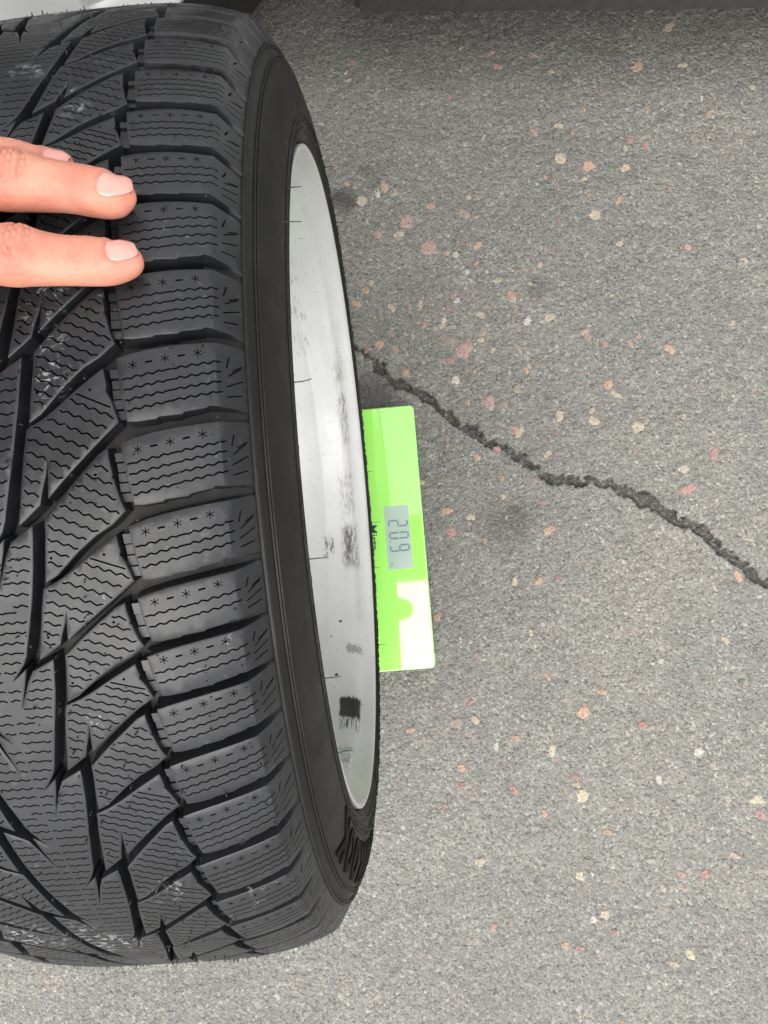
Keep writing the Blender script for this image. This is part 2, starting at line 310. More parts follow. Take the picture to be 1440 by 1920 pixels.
STONES = [(0.163, 0.449, 0.007, 'o'), (0.174, 0.439, 0.006, 't'), (0.132, 0.432, 0.01, 't'), (0.188, 0.398, 0.01, 'p'), (0.149, 0.384, 0.0081, 'p'), (0.176, 0.381, 0.0071, 't'), (0.214, 0.359, 0.0112, 'p'), (0.263, 0.401, 0.0091, 'b'), (0.395, 0.464, 0.0091, 't'), (0.43, 0.45, 0.008, 'o'), (0.477, 0.442, 0.007, 't'), (0.431, 0.382, 0.0091, 't'), (0.464, 0.399, 0.0061, 'o'), (0.458, 0.339, 0.006, 't'), (0.543, 0.326, 0.005, 'o'), (0.398, 0.51, 0.005, 't'), (0.319, 0.624, 0.0071, 'r'), (0.568, 0.577, 0.0061, 't'), (0.509, 0.582, 0.0081, 'o'), (0.557, 0.634, 0.011, 't'), (0.593, 0.506, 0.0032, 'o'), (0.487, 0.479, 0.005, 'r'), (0.506, 0.47, 0.0061, 'r'), (0.133, 0.631, 0.005, 'r'), (0.315, 0.214, 0.0071, 'b'), (0.248, 0.218, 0.012, 'p'), (0.466, 0.216, 0.006, 'o'), (0.504, 0.194, 0.0071, 'o'), (0.359, 0.25, 0.0071, 't'), (0.139, 0.234, 0.0071, 'o'), (0.114, 0.292, 0.0071, 'o'), (0.233, 0.179, 0.006, 'w'), (0.273, 0.146, 0.0091, 'p'), (0.246, 0.148, 0.005, 'o'), (0.358, 0.121, 0.0081, 't'), (0.4, 0.111, 0.007, 't'), (0.423, 0.155, 0.0071, 'o'), (0.431, 0.142, 0.0071, 't'), (0.453, 0.098, 0.008, 't'), (0.307, 0.105, 0.0071, 't'), (0.301, 0.108, 0.0061, 'p'), (0.276, 0.083, 0.007, 'p'), (0.251, 0.077, 0.0051, 'o'), (0.309, 0.16, 0.0051, 'b'), (0.391, 0.173, 0.004, 'r'), (0.501, 0.04, 0.0091, 't'), (0.504, 0.014, 0.008, 'r'), (0.425, 0.208, 0.005, 'r'), (0.318, 0.042, 0.004, 'r'), (0.326, 0.013, 0.0041, 'r'), (0.33, -0.022, 0.0071, 'o'), (0.21, -0.014, 0.0071, 'r'), (0.207, 0.013, 0.006, 'o'), (0.236, 0.002, 0.006, 'y'), (0.57, -0.053, 0.0051, 'y'), (0.551, -0.096, 0.007, 'o'), (0.312, -0.083, 0.0051, 'o'), (0.282, -0.081, 0.0061, 'y'), (0.337, -0.08, 0.003, 'r'), (0.229, -0.168, 0.005, 'b'), (0.184, -0.117, 0.0061, 'o'), (0.31, -0.198, 0.005, 'o'), (0.374, -0.221, 0.005, 'o'), (0.349, -0.243, 0.008, 'o'), (0.219, -0.243, 0.0061, 'y'), (0.196, -0.245, 0.007, 'b'), (0.417, -0.263, 0.0051, 'r'), (0.196, -0.318, 0.005, 'r'), (0.198, -0.298, 0.005, 'o'), (0.337, -0.339, 0.0081, 'y'), (0.307, -0.285, 0.006, 'y'), (0.538, -0.357, 0.008, 'y'), (0.541, -0.373, 0.0071, 'r'), (0.291, -0.356, 0.0051, 'o'), (0.362, -0.382, 0.005, 'o'), (0.21, -0.406, 0.006, 't'), (0.325, -0.429, 0.007, 'y'), (0.349, -0.473, 0.0061, 't'), (0.356, -0.493, 0.004, 'r'), (0.316, -0.509, 0.0051, 'r'), (0.441, -0.522, 0.006, 'y'), (0.141, -0.25, 0.0051, 'o'), (0.135, 0.141, 0.0032, 'o'), (0.178, 0.051, 0.0051, 'y'), (0.113, 0.459, 0.0051, 'o'), (0.428, -0.326, 0.006, 'w'), (0.478, -0.298, 0.0061, 'w'), (0.339, -0.428, 0.0032, 'w'), (0.231, 0.23, 0.008, 'b'), (0.224, 0.267, 0.0051, 'b'), (0.314, 0.283, 0.0071, 'p'), (0.61, 0.3, 0.0061, 't'), (0.652, 0.535, 0.0051, 't'), (0.159, 0.227, 0.0061, 'p'), (0.17, 0.194, 0.0051, 'o'), (0.124, 0.23, 0.0061, 'p'), (0.273, 0.241, 0.0061, 'b'), (0.542, 0.057, 0.0071, 'r'), (0.526, -0.171, 0.005, 't'), (0.414, -0.153, 0.005, 'b'), (0.447, -0.19, 0.0041, 'w'), (0.241, -0.276, 0.005, 'w'), (0.292, -0.153, 0.003, 'w'), (0.433, -0.093, 0.005, 'b')]
def build_stones():
    rng = random.Random(3)
    for (x, y, r, c) in STONES:
        n = 22; V = [(0, 0, .0009)]; F = []; ph = rng.random()*6; ex = rng.uniform(.55, 1.); k2 = rng.uniform(.0, .4); an = rng.random()*3.1
        r *= 1.02
        for ring, (rr, z) in enumerate([(.45, .0011), (.8, .0008), (1.12, -.0014)]):
            for i in range(n):
                t = 2*math.pi*i/n
                q = r*rr*(1+.07*math.sin(3*t+ph)+k2*.7*math.sin(2*t+ph*2)+.07*math.sin(5*t+ph*3)+(rng.random()-.5)*.22)
                px, py = q*math.cos(t), q*math.sin(t)*ex
                V.append((px*math.cos(an)-py*math.sin(an), px*math.sin(an)+py*math.cos(an), z+(rng.random()-.5)*.0013*(ring < 2)))
        for i in range(n):
            j = (i+1) % n; F.append((0, 1+i, 1+j))
            for k in (0, 1): F.append((1+k*n+i, 1+(k+1)*n+i, 1+(k+1)*n+j, 1+k*n+j))
        mk('embedded_stone', V, F, M['st_'+c], ground, smooth=True, sharp=30, loc=(x, y, 0.0001))
rng_ = random.Random(17)
for i in range(150):
    x, y = rng_.uniform(.12, .70), rng_.uniform(-.60, .68)
    if rng_.random() < .55: x, y = rng_.gauss(.26, .10), rng_.gauss(.26, .13)
    if x < .12 or min(math.hypot(x-a_, y-b_) for a_, b_ in CRACK) < .02 or (x < .185 and -.19 < y < .16): continue
    STONES.append((x, y, rng_.uniform(.0022, .0060), rng_.choice('ootbbprtyw')))
build_stones()

# ------------------------------------------------------------------ the wheel standing on the scale
RT, RB_, XB, HS, LEAN = .33139, .32005, .09573, .022, 0.0
KV = .0010145      # tread chart unit (mm) in metres
def crown(v):
    t = (np.abs(v)/XB)**2; return RT-(RT-RB_)*(t*.0943+t*t*.9057)
PV = np.array([.09573, .0999, .1053, .1092, .1128, .1158, .1174, .1174, .1164, .1146, .1118]); PR = np.array([.32005, .3137, .3046, .2980, .2905, .2800, .2690, .2600, .2540, .2500, .2470])
PL = np.r_[0, np.cumsum(np.hypot(np.diff(PV), np.diff(PR)))]+XB
def prof(wv, depth=0.):
    """chart coordinate w (m across the tread, signed) and depth -> (v, r)"""
    wv = np.asarray(wv, float); s = np.sign(wv); q = np.abs(wv)
    def base(q): return np.where(q <= XB, q, np.interp(q, PL, PV)), np.where(q <= XB, crown(np.minimum(q, XB)), np.interp(q, PL, PR))
    v, r = base(q); e = .002; v0, r0 = base(np.maximum(q-e, 0)); v1, r1 = base(q+e)
    tx, ty = v1-v0, r1-r0; L = np.hypot(tx, ty); nx, ny = -ty/L, tx/L
    nx = np.where(q < .004, 0, nx)
    return s*(v-nx*depth) if np.ndim(depth) == 0 else s*(v-nx*depth), r-ny*depth
def depth_at(wv):
    q = np.abs(wv); return np.interp(q, [0, .094, .100, .111, .2], [.0092, .0092, .0062, .0009, .0005])
def P3(wv, th, depth=0.):
    v, r = prof(wv, depth); return np.stack([v, r*np.sin(th), r*np.cos(th)+RT], -1)
# circumferential pitch table (tread blocks have short, medium and long pitches)
known = [(38.4, -1), (32.49, 0), (26.73, 1), (21.15, 2), (16.31, 3), (11.5, 4), (5.5, 5), (-.16, 6), (-6.02, 7), (-11.67, 8), (-16.66, 9), (-20.94, 10), (-25.10, 11), (-30.04, 12), (-35.0, 13), (-41.0, 14), (-46.85, 15), (-52.2, 16), (-57.3, 17), (-62.2, 18), (-66.9, 19)]
rest = [random.choice([4.3, 4.9, 5.7, 5.7]) for _ in range(48)]; f_ = (360-105.3)/sum(rest)
tab = [(t, s) for t, s in known]; t = -66.9
for i, L in enumerate(rest): t -= L*f_; tab.append((t, 20+i))
TT = np.array([a for a, _ in tab]); TS = np.array([b for _, b in tab], float); NP_ = 68
def theta(s):
    s = np.asarray(s, float); k = np.floor((s+1)/NP_); q = s-k*NP_
    return np.radians(np.interp(q, TS, TT)-360*k)
XR = lambda th: -th*.33          # chart length, m
wheel = empty('wheel', (0, 0, HS), (0, LEAN, 0))
tag(wheel, 'silver alloy wheel with black winter tyre standing upright on the lime green scale', 'wheel')
def carcass():
    qs = np.r_[np.linspace(0, .093, 24), [.0945, .097, .100, .104, .108], PL[2:]]
    qs = np.unique(np.round(qs, 5)); vs = []
    outer = []
    for q in np.r_[-qs[::-1][:-1], qs]:
        v, r = prof(q, depth_at(q)); outer.append((float(v), float(r)))
    inner = [(.105, .243), (.085, .250), (.09, .29), (.07, .305), (0, .312), (-.07, .305), (-.09, .29), (-.085, .250), (-.105, .243)]
    pr = outer+inner; n = 480; V = []; F = []
    for i in range(n):
        t = 2*math.pi*i/n
        for (v, r) in pr: V.append((v, r*math.sin(t), r*math.cos(t)+RT))
    k = len(pr)
    for i in range(n):
        for j in range(k):
            a_, b_ = i*k+j, i*k+(j+1) % k; c_, d_ = ((i+1) % n)*k+(j+1) % k, ((i+1) % n)*k+j
            F.append((a_, d_, c_, b_))
    return mk('tyre', V, F, M['side'], wheel, sharp=50)
tyre = carcass()
def ring_ridge(name, q, hgt, wid, rough=0, mat='side', parent=None, seed=0, lo=0, hi=360, n=720):
    rng = random.Random(seed); V = []; F = []
    sec = [(-wid, .0004), (-wid*.3, -hgt), (wid*.3, -hgt), (wid, .0004)]
    for i in range(n):
        t = R2(lo+(hi-lo)*i/n); k = 1+rough*(rng.random()*2-1); jit = rough*(rng.random()-.5)*.0008
        for (dq, d) in sec:
            v, r = prof(q+dq+jit, d*k if d < 0 else d); V.append((float(v), float(r*math.sin(t)), float(r*math.cos(t))+RT))
    m = n if hi-lo >= 360 else n-1
    for i in range(m):
        a_ = i*4; b_ = ((i+1) % n)*4
        for j in range(3): F.append((a_+j, b_+j, b_+j+1, a_+j+1))
    return mk(name, V, F, M[mat], parent or tyre, sharp=60)
ring_ridge('moulded_rim_line', .1142, .0007, .0009)
ring_ridge('moulded_rim_line', .1156, .0003, .0006)
ring_ridge('moulding_flash', .1574, .0006, .0006, rough=.95, seed=4)
ring_ridge('bead_line', .1650, .0005, .0012)
for q in (.1215, .1235, .1605): ring_ridge('moulding_ridge', q, .00022, .0005)
def offs(loop, d):
    """offset closed CCW loop outward by d (array), mitre-limited"""
    p_ = np.asarray(loop); a_ = np.roll(p_, 1, 0); b_ = np.roll(p_, -1, 0)
    e1 = p_-a_; e2 = b_-p_; e1 /= np.maximum(np.linalg.norm(e1, axis=1), 1e-9)[:, None]; e2 /= np.maximum(np.linalg.norm(e2, axis=1), 1e-9)[:, None]
    n1 = np.stack([e1[:, 1], -e1[:, 0]], 1); n2 = np.stack([e2[:, 1], -e2[:, 0]], 1); n = n1+n2
    L = np.maximum(np.linalg.norm(n, axis=1), .7)[:, None]; n = n/L/np.maximum(L/2, .55)
    return p_+n*np.asarray(d).reshape(-1, 1)
def area(p_):
    x, y = p_[:, 0], p_[:, 1]; return .5*np.sum(x*np.roll(y, -1)-y*np.roll(x, -1))
def resample(p_, mx=.0045):
    out = []
    for a_, b_ in zip(p_, np.roll(p_, -1, 0)):
        n = max(1, int(math.ceil(np.linalg.norm(b_-a_)/mx)))
        for i in range(n): out.append(a_+(b_-a_)*i/n)
    return np.array(out)
def inside(P, poly):
    x, y = P[:, 0], P[:, 1]; c = np.zeros(len(P), bool)
    for (x1, y1), (x2, y2) in zip(poly, np.roll(poly, -1, 0)):
        if y1 == y2: continue
        m = ((y1 > y) != (y2 > y)) & (x < (x2-x1)*(y-y1)/(y2-y1)+x1); c ^= m
    return c
def bdist(P, poly):
    d = np.full(len(P), 1e9)
    for a_, b_ in zip(poly, np.roll(poly, -1, 0)):
        e = b_-a_; L = e@e
        if L < 1e-14: continue
        t = np.clip(((P-a_)@e)/L, 0, 1); d = np.minimum(d, np.linalg.norm(P-(a_+t[:, None]*e), axis=1))
    return d
def ribbon(c, wdt):
    c = np.asarray(c); t = np.gradient(c, axis=0); t /= np.maximum(np.linalg.norm(t, axis=1), 1e-9)[:, None]
    n = np.stack([-t[:, 1], t[:, 0]], 1)*wdt/2; return np.vstack([c+n, (c-n)[::-1]])
class Chart:
    """collects outline + cuts of one rubber block in chart metres (w, length) for one side of the tread"""
    def __init__(s, outline_sw, sign, off, s0):
        s.sign, s.off, s.s0 = sign, off, s0
        s.out = resample(s.cv(outline_sw)); s.holes = []
        if area(s.out) < 0: s.out = s.out[::-1]
    def cv(s, pts):
        p_ = np.asarray(pts, float); th = theta(p_[:, 0]+s.s0+s.off); return np.stack([s.sign*p_[:, 1]*KV, XR(th)], 1)
    def cut_line(s, pts, wdt=.0008, margin=.0007, minlen=.003):
        c = s.cv(pts) if not isinstance(pts, np.ndarray) else pts
        ok = inside(c, s.out) & (bdist(c, s.out) > margin); i = 0
        while i < len(c):
            if ok[i]:
                j = i
                while j+1 < len(c) and ok[j+1]: j += 1
                if j-i >= 2 and np.linalg.norm(c[j]-c[i]) > minlen: s.holes.append((ribbon(c[i:j+1], wdt), .0048))
                i = j+1
            else: i += 1
    def dot(s, sw, r=.0006):
        c = s.cv([sw])[0]; p_ = np.array([c+r*np.array([math.cos(t), math.sin(t)]) for t in np.linspace(0, 2*math.pi, 9)[:-1]])
        if inside(c[None], s.out)[0] and bdist(c[None], s.out)[0] > r*1.5: s.holes.append((p_, .004))
    def build(s, name, nogrow=None, wcrease=None, base_extra=.0009):
        V = []; E = []; Fa = []
        def addloop(p_):
            k = len(V); V.extend([Vector((float(a), float(b))) for a, b in p_]); Fa.append(list(range(k, k+len(p_))))
        addloop(s.out)
        for h, _ in s.holes: addloop(h if area(h) > 0 else h[::-1])
        lo, hi = s.out.min(0), s.out.max(0); g = .0062
        G = np.array([(x, y) for x in np.arange(lo[0]+g/2, hi[0], g) for y in np.arange(lo[1]+g/2, hi[1], g)])
        if len(G):
            ok = inside(G, s.out) & (bdist(G, s.out) > .001)
            for h, _ in s.holes: ok &= ~inside(G, h)
            V.extend([Vector((float(a), float(b))) for a, b in G[ok]])
        if wcrease is not None:
            ys = [p_ for p_ in s.out if abs(abs(p_[0])-wcrease) < .004]
            k = len(V); y0, y1 = min(p_[1] for p_ in ys), max(p_[1] for p_ in ys)
            V += [Vector((s.sign*wcrease, float(y0+.0003))), Vector((s.sign*wcrease, float(y1-.0003)))]; E.append((k, k+1))
        r = delaunay_2d_cdt(V, E, Fa, 1, 1e-7, True); vo, fo, fi = r[0], r[2], r[5]
        keep = [f for f, o in zip(fo, fi) if 0 in o and not any(q > 0 for q in o)]
        pv = np.array([(v.x, v.y) for v in vo])
        used = sorted({i for f in keep for i in f}); mp = {u: i for i, u in enumerate(used)}
        keep = [[mp[i] for i in f] for f in keep]; pv = pv[used]
        # boundary edges, directed
        cnt = {}
        for f in keep:
            for a_, b_ in zip(f, f[1:]+f[:1]): cnt[(a_, b_)] = cnt.get((a_, b_), 0)+1
        bd = [(a_, b_) for (a_, b_) in cnt if (b_, a_) not in cnt]
        nxt = {}
        for a_, b_ in bd: nxt.setdefault(a_, []).append(b_)
        loops = []
        while nxt:
            st = next(iter(nxt)); lp = [st]; cur = st
            while True:
                l_ = nxt.get(cur)
                if not l_: break
                b_ = l_.pop()
                if not l_: del nxt[cur]
                if b_ == st: break
                lp.append(b_); cur = b_
            loops.append(lp)
        W = list(pv[:, 0]); Lc = list(pv[:, 1]); D = [0.]*len(pv); faces = [tuple(f) for f in keep]
        ref = s.out
        for lp in loops:
            p_ = pv[lp]
            if len(p_) < 3: continue
            isout = area(p_) > 0 and len(lp) > 12 and bdist(p_, ref).max() < 2e-5 or abs(area(p_)) > .6*abs(area(ref))
            if isout:
                grow = np.ones(len(p_))
                if nogrow is not None: grow = nogrow(p_)
                p1 = offs(p_, .00028*grow); d1 = np.full(len(p_), .00032)
                p2 = offs(p_, (.00028+base_extra)*grow); d2 = depth_at(p2[:, 0])+.0003
                p0 = p_-(offs(p_, .00022*grow)-p_)
                for i, k in enumerate(lp): W[k], Lc[k] = p0[i]
                rings = [(p1, d1), (p2, d2)]
            else:
                dd = .0046
                rings = [(p_, np.full(len(p_), min(dd, .0046)))]
            prev = lp
            for (pp, dd) in rings:
                k0 = len(W); W += list(pp[:, 0]); Lc += list(pp[:, 1]); D += list(dd); new = list(range(k0, k0+len(lp)))
                for i in range(len(lp)):
                    j = (i+1) % len(lp); faces.append((prev[i], new[i], new[j], prev[j]))
                prev = new
        P = P3(np.array(W), -np.array(Lc)/.33, np.array(D))
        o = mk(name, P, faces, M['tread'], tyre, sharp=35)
        return o
def zig(s0, w0, s1, w1, amp_s, wl=4.1, phase=0, flat=2.0, mid=None):
    """zigzag polyline in (s, w mm); amplitude given in s"""
    n = max(3, int(abs(w1-w0)/.5)); out = []
    for i in range(n+1):
        f = i/n; w_ = w0+(w1-w0)*f; s_ = s0+(s1-s0)*f; d = min(w_-min(w0, w1), max(w0, w1)-w_)
        a_ = amp_s if d > flat else 0
        if mid and mid[0] < w_ < mid[1]: a_ = 0
        ph = ((w_-w0)/wl+phase) % 1; tri = 4*abs(ph-.5)-1
        out.append((s_+a_*tri*.9, w_))
    return out
SHORT_UP = [(-.18, 58.2), (-.05, 51.8), (.073, 45.1), (.26, 38.0), (.335, 35.6), (.572, 28.2), (.69, 23.2)]
SHORT_LO = [(.0, 58.4), (.113, 52.5), (.312, 43.4), (.529, 34.5), (.651, 28.8), (.72, 23.4)]
def MR(s_): return np.interp(s_, [-.342, .165, .664, 1.093, 1.648, 1.911], [26.8, 25.0, 22.8, 20.3, 17.5, 15.6])
X_BLK = [(.113, 52.5), (.31, 53.4), (.385, 53.0), (.40, 53.6), (.50, 55), (.63, 56.2), (.745, 57.2), (.923, 50.5), (1.171, 41.8), (1.385, 34.5), (1.571, 28.6), (1.458, 28.9), (1.309, 29.3), (1.10, 29.75), (1.305, 28.1), (1.487, 26.2), (1.645, 24.9), (1.771, 20), (1.868, 16.1),
         (1.648, 17.5), (1.093, 20.3), (.75, 22.4), (.651, 28.8), (.529, 34.5), (.312, 43.4)]
Y_BLK = [(1.06, 52.4), (1.168, 52.6), (1.36, 53.5), (1.40, 53.0), (1.42, 53.8), (1.525, 54.5), (1.683, 55.7), (1.80, 57.2), (1.95, 51.8), (2.073, 45.1), (2.26, 38.0), (2.335, 35.6), (2.572, 28.2), (2.66, 23.6), (2.40, 24.6), (2.026, 26.0), (1.84, 26.4), (1.79, 27.9), (1.59, 33.6), (1.371, 40.6), (1.109, 49.4)]
# right-hand edge of the centre rib over one unit (q from 1.1 to 3.1)
RIB = [(1.10, 15.7), (1.36, 13.7), (1.796, 10.6), (1.93, 9.0), (2.229, 3.2), (2.03, 9.4), (2.262, 7.8), (2.50, 6.0), (2.759, 4.2), (2.52, 6.9), (2.266, 9.5), (2.075, 12.2), (1.965, 17.6), (1.90, 20.9), (2.007, 20.7), (2.463, 19.1), (2.935, 16.6), (3.10, 15.7)]
LOFF = 1.12
def pitch_len(s_): a_, b_ = theta(s_), theta(s_+1); return abs(float(a_-b_))*330.   # mm
def sh_outline():
    return [(0.0, 58.0), (-.045, 62.5), (-.10, 70), (-.15, 80), (-.2, 94), (-.215, 101), (-.235, 108), (-.24, 111.2),
            (.62, 111.2), (.60, 104), (.60, 97), (.585, 91), (.612, 89.9), (.655, 82), (.682, 81), (.70, 72.5), (.725, 71.5), (.745, 64), (.735, 61), (.62, 60.4), (.4, 59.3)]
MOD = lambda s_: s_
for side, sgn, off in (('r', 1, 0.), ('l', -1, LOFF)):
    for k in range(-1, NP_-1):
        L = pitch_len(k+off); nsip = 4 if L > 31 else 3 if L > 26 else 2
        ch = Chart(sh_outline(), sgn, off, k)
        full = -52 < math.degrees(float(theta(k+off))) < 50 or math.degrees(float(theta(k+off))) < -52
        a_s = .55/L
        seen = (sgn > 0 or k > 8) and -100 < math.degrees(float(theta(k+off))) < 75
        if seen:
            st = {4: (.255, .127), 3: (.285, .15), 2: (.31, .19)}[nsip]
            for i in range(nsip):
                s0 = st[0]+st[1]*i
                ch.cut_line(zig(s0, 59.0, s0-.0059*38.2, 97.2, a_s, 4.1, .1*i, 3.0, (75.5, 79.5)), .00072, .0005)
            for i in range(3):   # snowflakes and dashes
                w_ = 64.0+12.*i; sb = .118-.0059*(w_-58)
                c = ch.cv([(sb, w_)])[0]
                for q in range(3):
                    t = q*math.pi/3+.52; d = np.array([math.cos(t), math.sin(t)])*.0018
                    ch.holes.append((ribbon(np.array([c-d, c, c+d]), .00036), .002))
                if i < 2:
                    c = ch.cv([(sb-.035, w_+6)])[0]; e = ch.cv([(sb-.045, w_+8)])[0]-c; e = e/np.linalg.norm(e)*.0014
                    ch.holes.append((ribbon(np.array([c-e, c, c+e]), .0008), .002))
            for (sa, wa, sb_, wb) in ((.20, 100.5, .05, 108.5), (.34, 99.5, .22, 109.), (.47, 99.5, .42, 108.), (.12, 103., .02, 109.)):
                ch.cut_line([(sa+(sb_-sa)*i/10, wa+(wb-wa)*i/10) for i in range(11)], .0006, .0004)
            ch.cut_line([(-.06+i*.022, 101.6-i*.25) for i in range(8)], .0009, .0004)
        ch.build('shoulder_block', wcrease=XB)
    for k in range(0, NP_, 2):
        for nm, out in (('X', X_BLK), ('Y', Y_BLK)):
            ch = Chart(out, sgn, off, k-2); L = pitch_len(k+off)
            thd = math.degrees(float(theta(k-2+off)))
            seen = (sgn > 0 or k > 10) and -100 < thd < 75
            if seen:
                a_s = .62/L; pz = .143*33/L if L > 28 else .18
                if nm == 'X': # straight cut near the top, zigzags beneath
                    ch.cut_line(zig(.376, 41.9, .376+.0148*16, 57.9, 0), .0007, .0004)
                    for i in range(-1, 15):
                        b_ = .376+pz*(i+1)+(-41.9+22)*.0148
                        ch.cut_line(zig(b_, 15, b_+.0148*43, 58, a_s, 4.3, .37*i % 1, 0), .00070, .0006)
                else:
                    ch.cut_line(zig(1.369+.02, 19.2, 1.369+.02+.0148*12, 31.2, 0), .0007, .0004)
                    for i in range(-3, 14):
                        b_ = 1.10+pz*(i+1)+(-50+22)*.0148
                        ch.cut_line(zig(b_, 22, b_+.0148*36, 58, a_s, 4.3, .37*i % 1, 0), .00070, .0006)
                for d in [(.325, 27.), (.345, 47.4), (1.504, 21.), (2.33, 27.), (1.345, 47.4)]: ch.dot(d)
            ch.build('inner_block', base_extra=.0008)
# centre rib, one continuous band
def build_rib():
    right = []; left = []
    for k in range(0, NP_, 2):
        for (q, w_) in RIB[:-1]:
            right.append((q+k-2, w_)); left.append((q+k-2+LOFF, -w_))
    ts = lambda P: np.stack([np.array([a[1]*KV for a in P]), XR(theta(np.array([a[0] for a in P])))], 1)
    nU = NP_//2; per = len(RIB)-1
    for u in range(nU):
        ra = [(q+2*u-2, w_) for q, w_ in RIB]                                 # from q=1.1 to 3.1
        # matching left stretch between the two cut lines
        cutA = [(1.10+2*u-2, 15.7), (.84+2*u-2, 0.)]; cutB = [(c+2, w_) for c, w_ in cutA]
        i0 = 1                                                               # left cut vertex: RIB[1] shifted
        def lp(i, uu): q, w_ = RIB[i]; return (q+LOFF+2*uu-2, -w_)
        la = [lp(i, u-1) for i in range(i0, per)]+[lp(i, u) for i in range(0, i0+1)]
        # start of la at q=1.36+1.12-2=.48 ; end at 2.48
        poly = ra+[cutB[1]]+la[::-1]+[cutA[1]]
        c = ts(poly)
        ch = Chart([(0, 0), (0, 1), (1, 1)], 1, 0, 0); ch.out = resample(c)
        if area(ch.out) < 0: ch.out = ch.out[::-1]
        A = [ts([ra[0], cutA[1], la[0]]), ts([ra[-1], cutB[1], la[-1]])]
        th = math.degrees(float(theta(2*u))); L = pitch_len(2*u)
        if -100 < th < 78:
            pz = .1415*33/L if L > 28 else .17; n = int(2.0/pz)+14
            for i in range(n):
                s_ = 2*u-2+.2+i*pz*.999; a_s = .5/L
                for (w0, w1, ds) in ((-22, -.6, -.0), (.6, 22, 0.)):
                    z = zig(s_-.0*w0+(0 if w0 > 0 else .0), w0, s_, w1, a_s, 4.2, .21*i % 1, 0, (w0+5.5, w0+8.5) if i % 2 else None)
                    ch.cut_line(ts(z), .00068, .0006)
            for (q, w_) in [(-.07, 16.3), (1.504, 21.), (1.93, 16.3)]:
                for dk in (0, 2):
                    c1 = ts([(q+dk+2*u-2, w_)])[0]; c2 = ts([(q+dk+LOFF+2*u-2, -w_)])[0]
                    for c_ in (c1, c2):
                        if inside(c_[None], ch.out)[0] and bdist(c_[None], ch.out)[0] > .001:
                            ch.holes = [h for h in ch.holes if bdist(c_[None], h[0])[0] > .0012]
                            ch.holes.append((np.array([c_+.0006*np.array([math.cos(t), math.sin(t)]) for t in np.linspace(0, 2*math.pi, 9)[:-1]]), .004))
        def ng(p_):
            d = np.full(len(p_), 1e9)
            for ln in A:
                for a_, b_ in zip(ln[:-1], ln[1:]):
                    e = b_-a_; t = np.clip(((p_-a_)@e)/(e@e), 0, 1); d = np.minimum(d, np.linalg.norm(p_-(a_+t[:, None]*e), axis=1))
            return np.where(d < 1e-5, 0., 1.)
        ch.build('centre_rib', nogrow=ng, base_extra=.0008)
build_rib()
# little rubber steps in the groove between shoulder and centre
def steps():
    for sgn, off in ((1, 0.), (-1, LOFF)):
        for k in range(-1, NP_-1):
            if sgn < 0 and not 12 < k < 30: continue
            V = []; F = []; L = pitch_len(k+off); n = 5 if L > 31 else 4 if L > 26 else 3
            for i in range(n):
                a0 = .10+.62*i/n; a1 = .10+.62*(i+1)/n-.02; dz = .0030+.0006*((i*2) % 3)
                q = [(a0, 54.2+.8*a0*3), (a1, 54.2+.8*a1*3), (a1, 60.5), (a0, 59.5)]
                w_ = np.array([sgn*b*KV for _, b in q]); th = theta(np.array([a_ for a_, _ in q])+k+off)
                T = P3(w_, th, dz); B = P3(w_, th, .0085); j = len(V); V += list(T)+list(B)
                F += [(j, j+1, j+2, j+3), (j, j+4, j+5, j+1), (j+1, j+5, j+6, j+2), (j+3, j+2, j+6, j+7), (j, j+3, j+7, j+4)]
            mk('groove_step', V, F, M['tread'], tyre, smooth=False)
steps()
# buttress ribs and rubber hairs
def hairs():
    rng = random.Random(5); V = []; F = []
    def tube(p0, p1, r):
        p0 = Vector(p0); p1 = Vector(p1); d = (p1-p0).normalized(); u = d.orthogonal().normalized(); v = d.cross(u); k = len(V)
        for p_, rr in ((p0, r), ((p0+p1)/2+Vector([rng.uniform(-.0004, .0004) for _ in range(3)]), r*.9), (p1, r*.6)):
            for i in range(5): t = i*1.2566; V.append(p_+u*rr*math.cos(t)+v*rr*math.sin(t))
        for s_ in (0, 1):
            for i in range(5): j = (i+1) % 5; F.append((k+s_*5+i, k+s_*5+j, k+s_*5+5+j, k+s_*5+5+i))
        F.append((k+10, k+11, k+12, k+13, k+14))
    for i in range(24):      # long hairs on the sidewall near the rim and mid sidewall
        t = R2(i*360/24+rng.uniform(-4, 4)); q = rng.choice([.148, .156, .160, .166, .166])
        p_ = P3(np.array([q]), np.array([t]))[0]; ln = rng.uniform(.006, .010)
        tube(p_, (p_[0]+ln, p_[1]+rng.uniform(-.001, .001), p_[2]+rng.uniform(-.001, .001)), .00033)
    for i in range(1500):    # short nubs on the tread
        s_ = rng.uniform(-1, 67); w_ = rng.choice([61, 92, 92, 30, 47, 22, 12, 8, -15, 36, 40, -30, -50, 78])+rng.uniform(-2, 2)
        th = np.array([float(theta(s_))]); p_ = P3(np.array([w_*KV]), th)[0]; q = P3(np.array([w_*KV]), th, -rng.choice([.0006, .0006, .0009, .0022]))[0]
        tube(p_, q, .00042)
    o = mk('rubber_hairs', V, F, M['hair'], tyre); o['kind'] = 'stuff'
hairs()
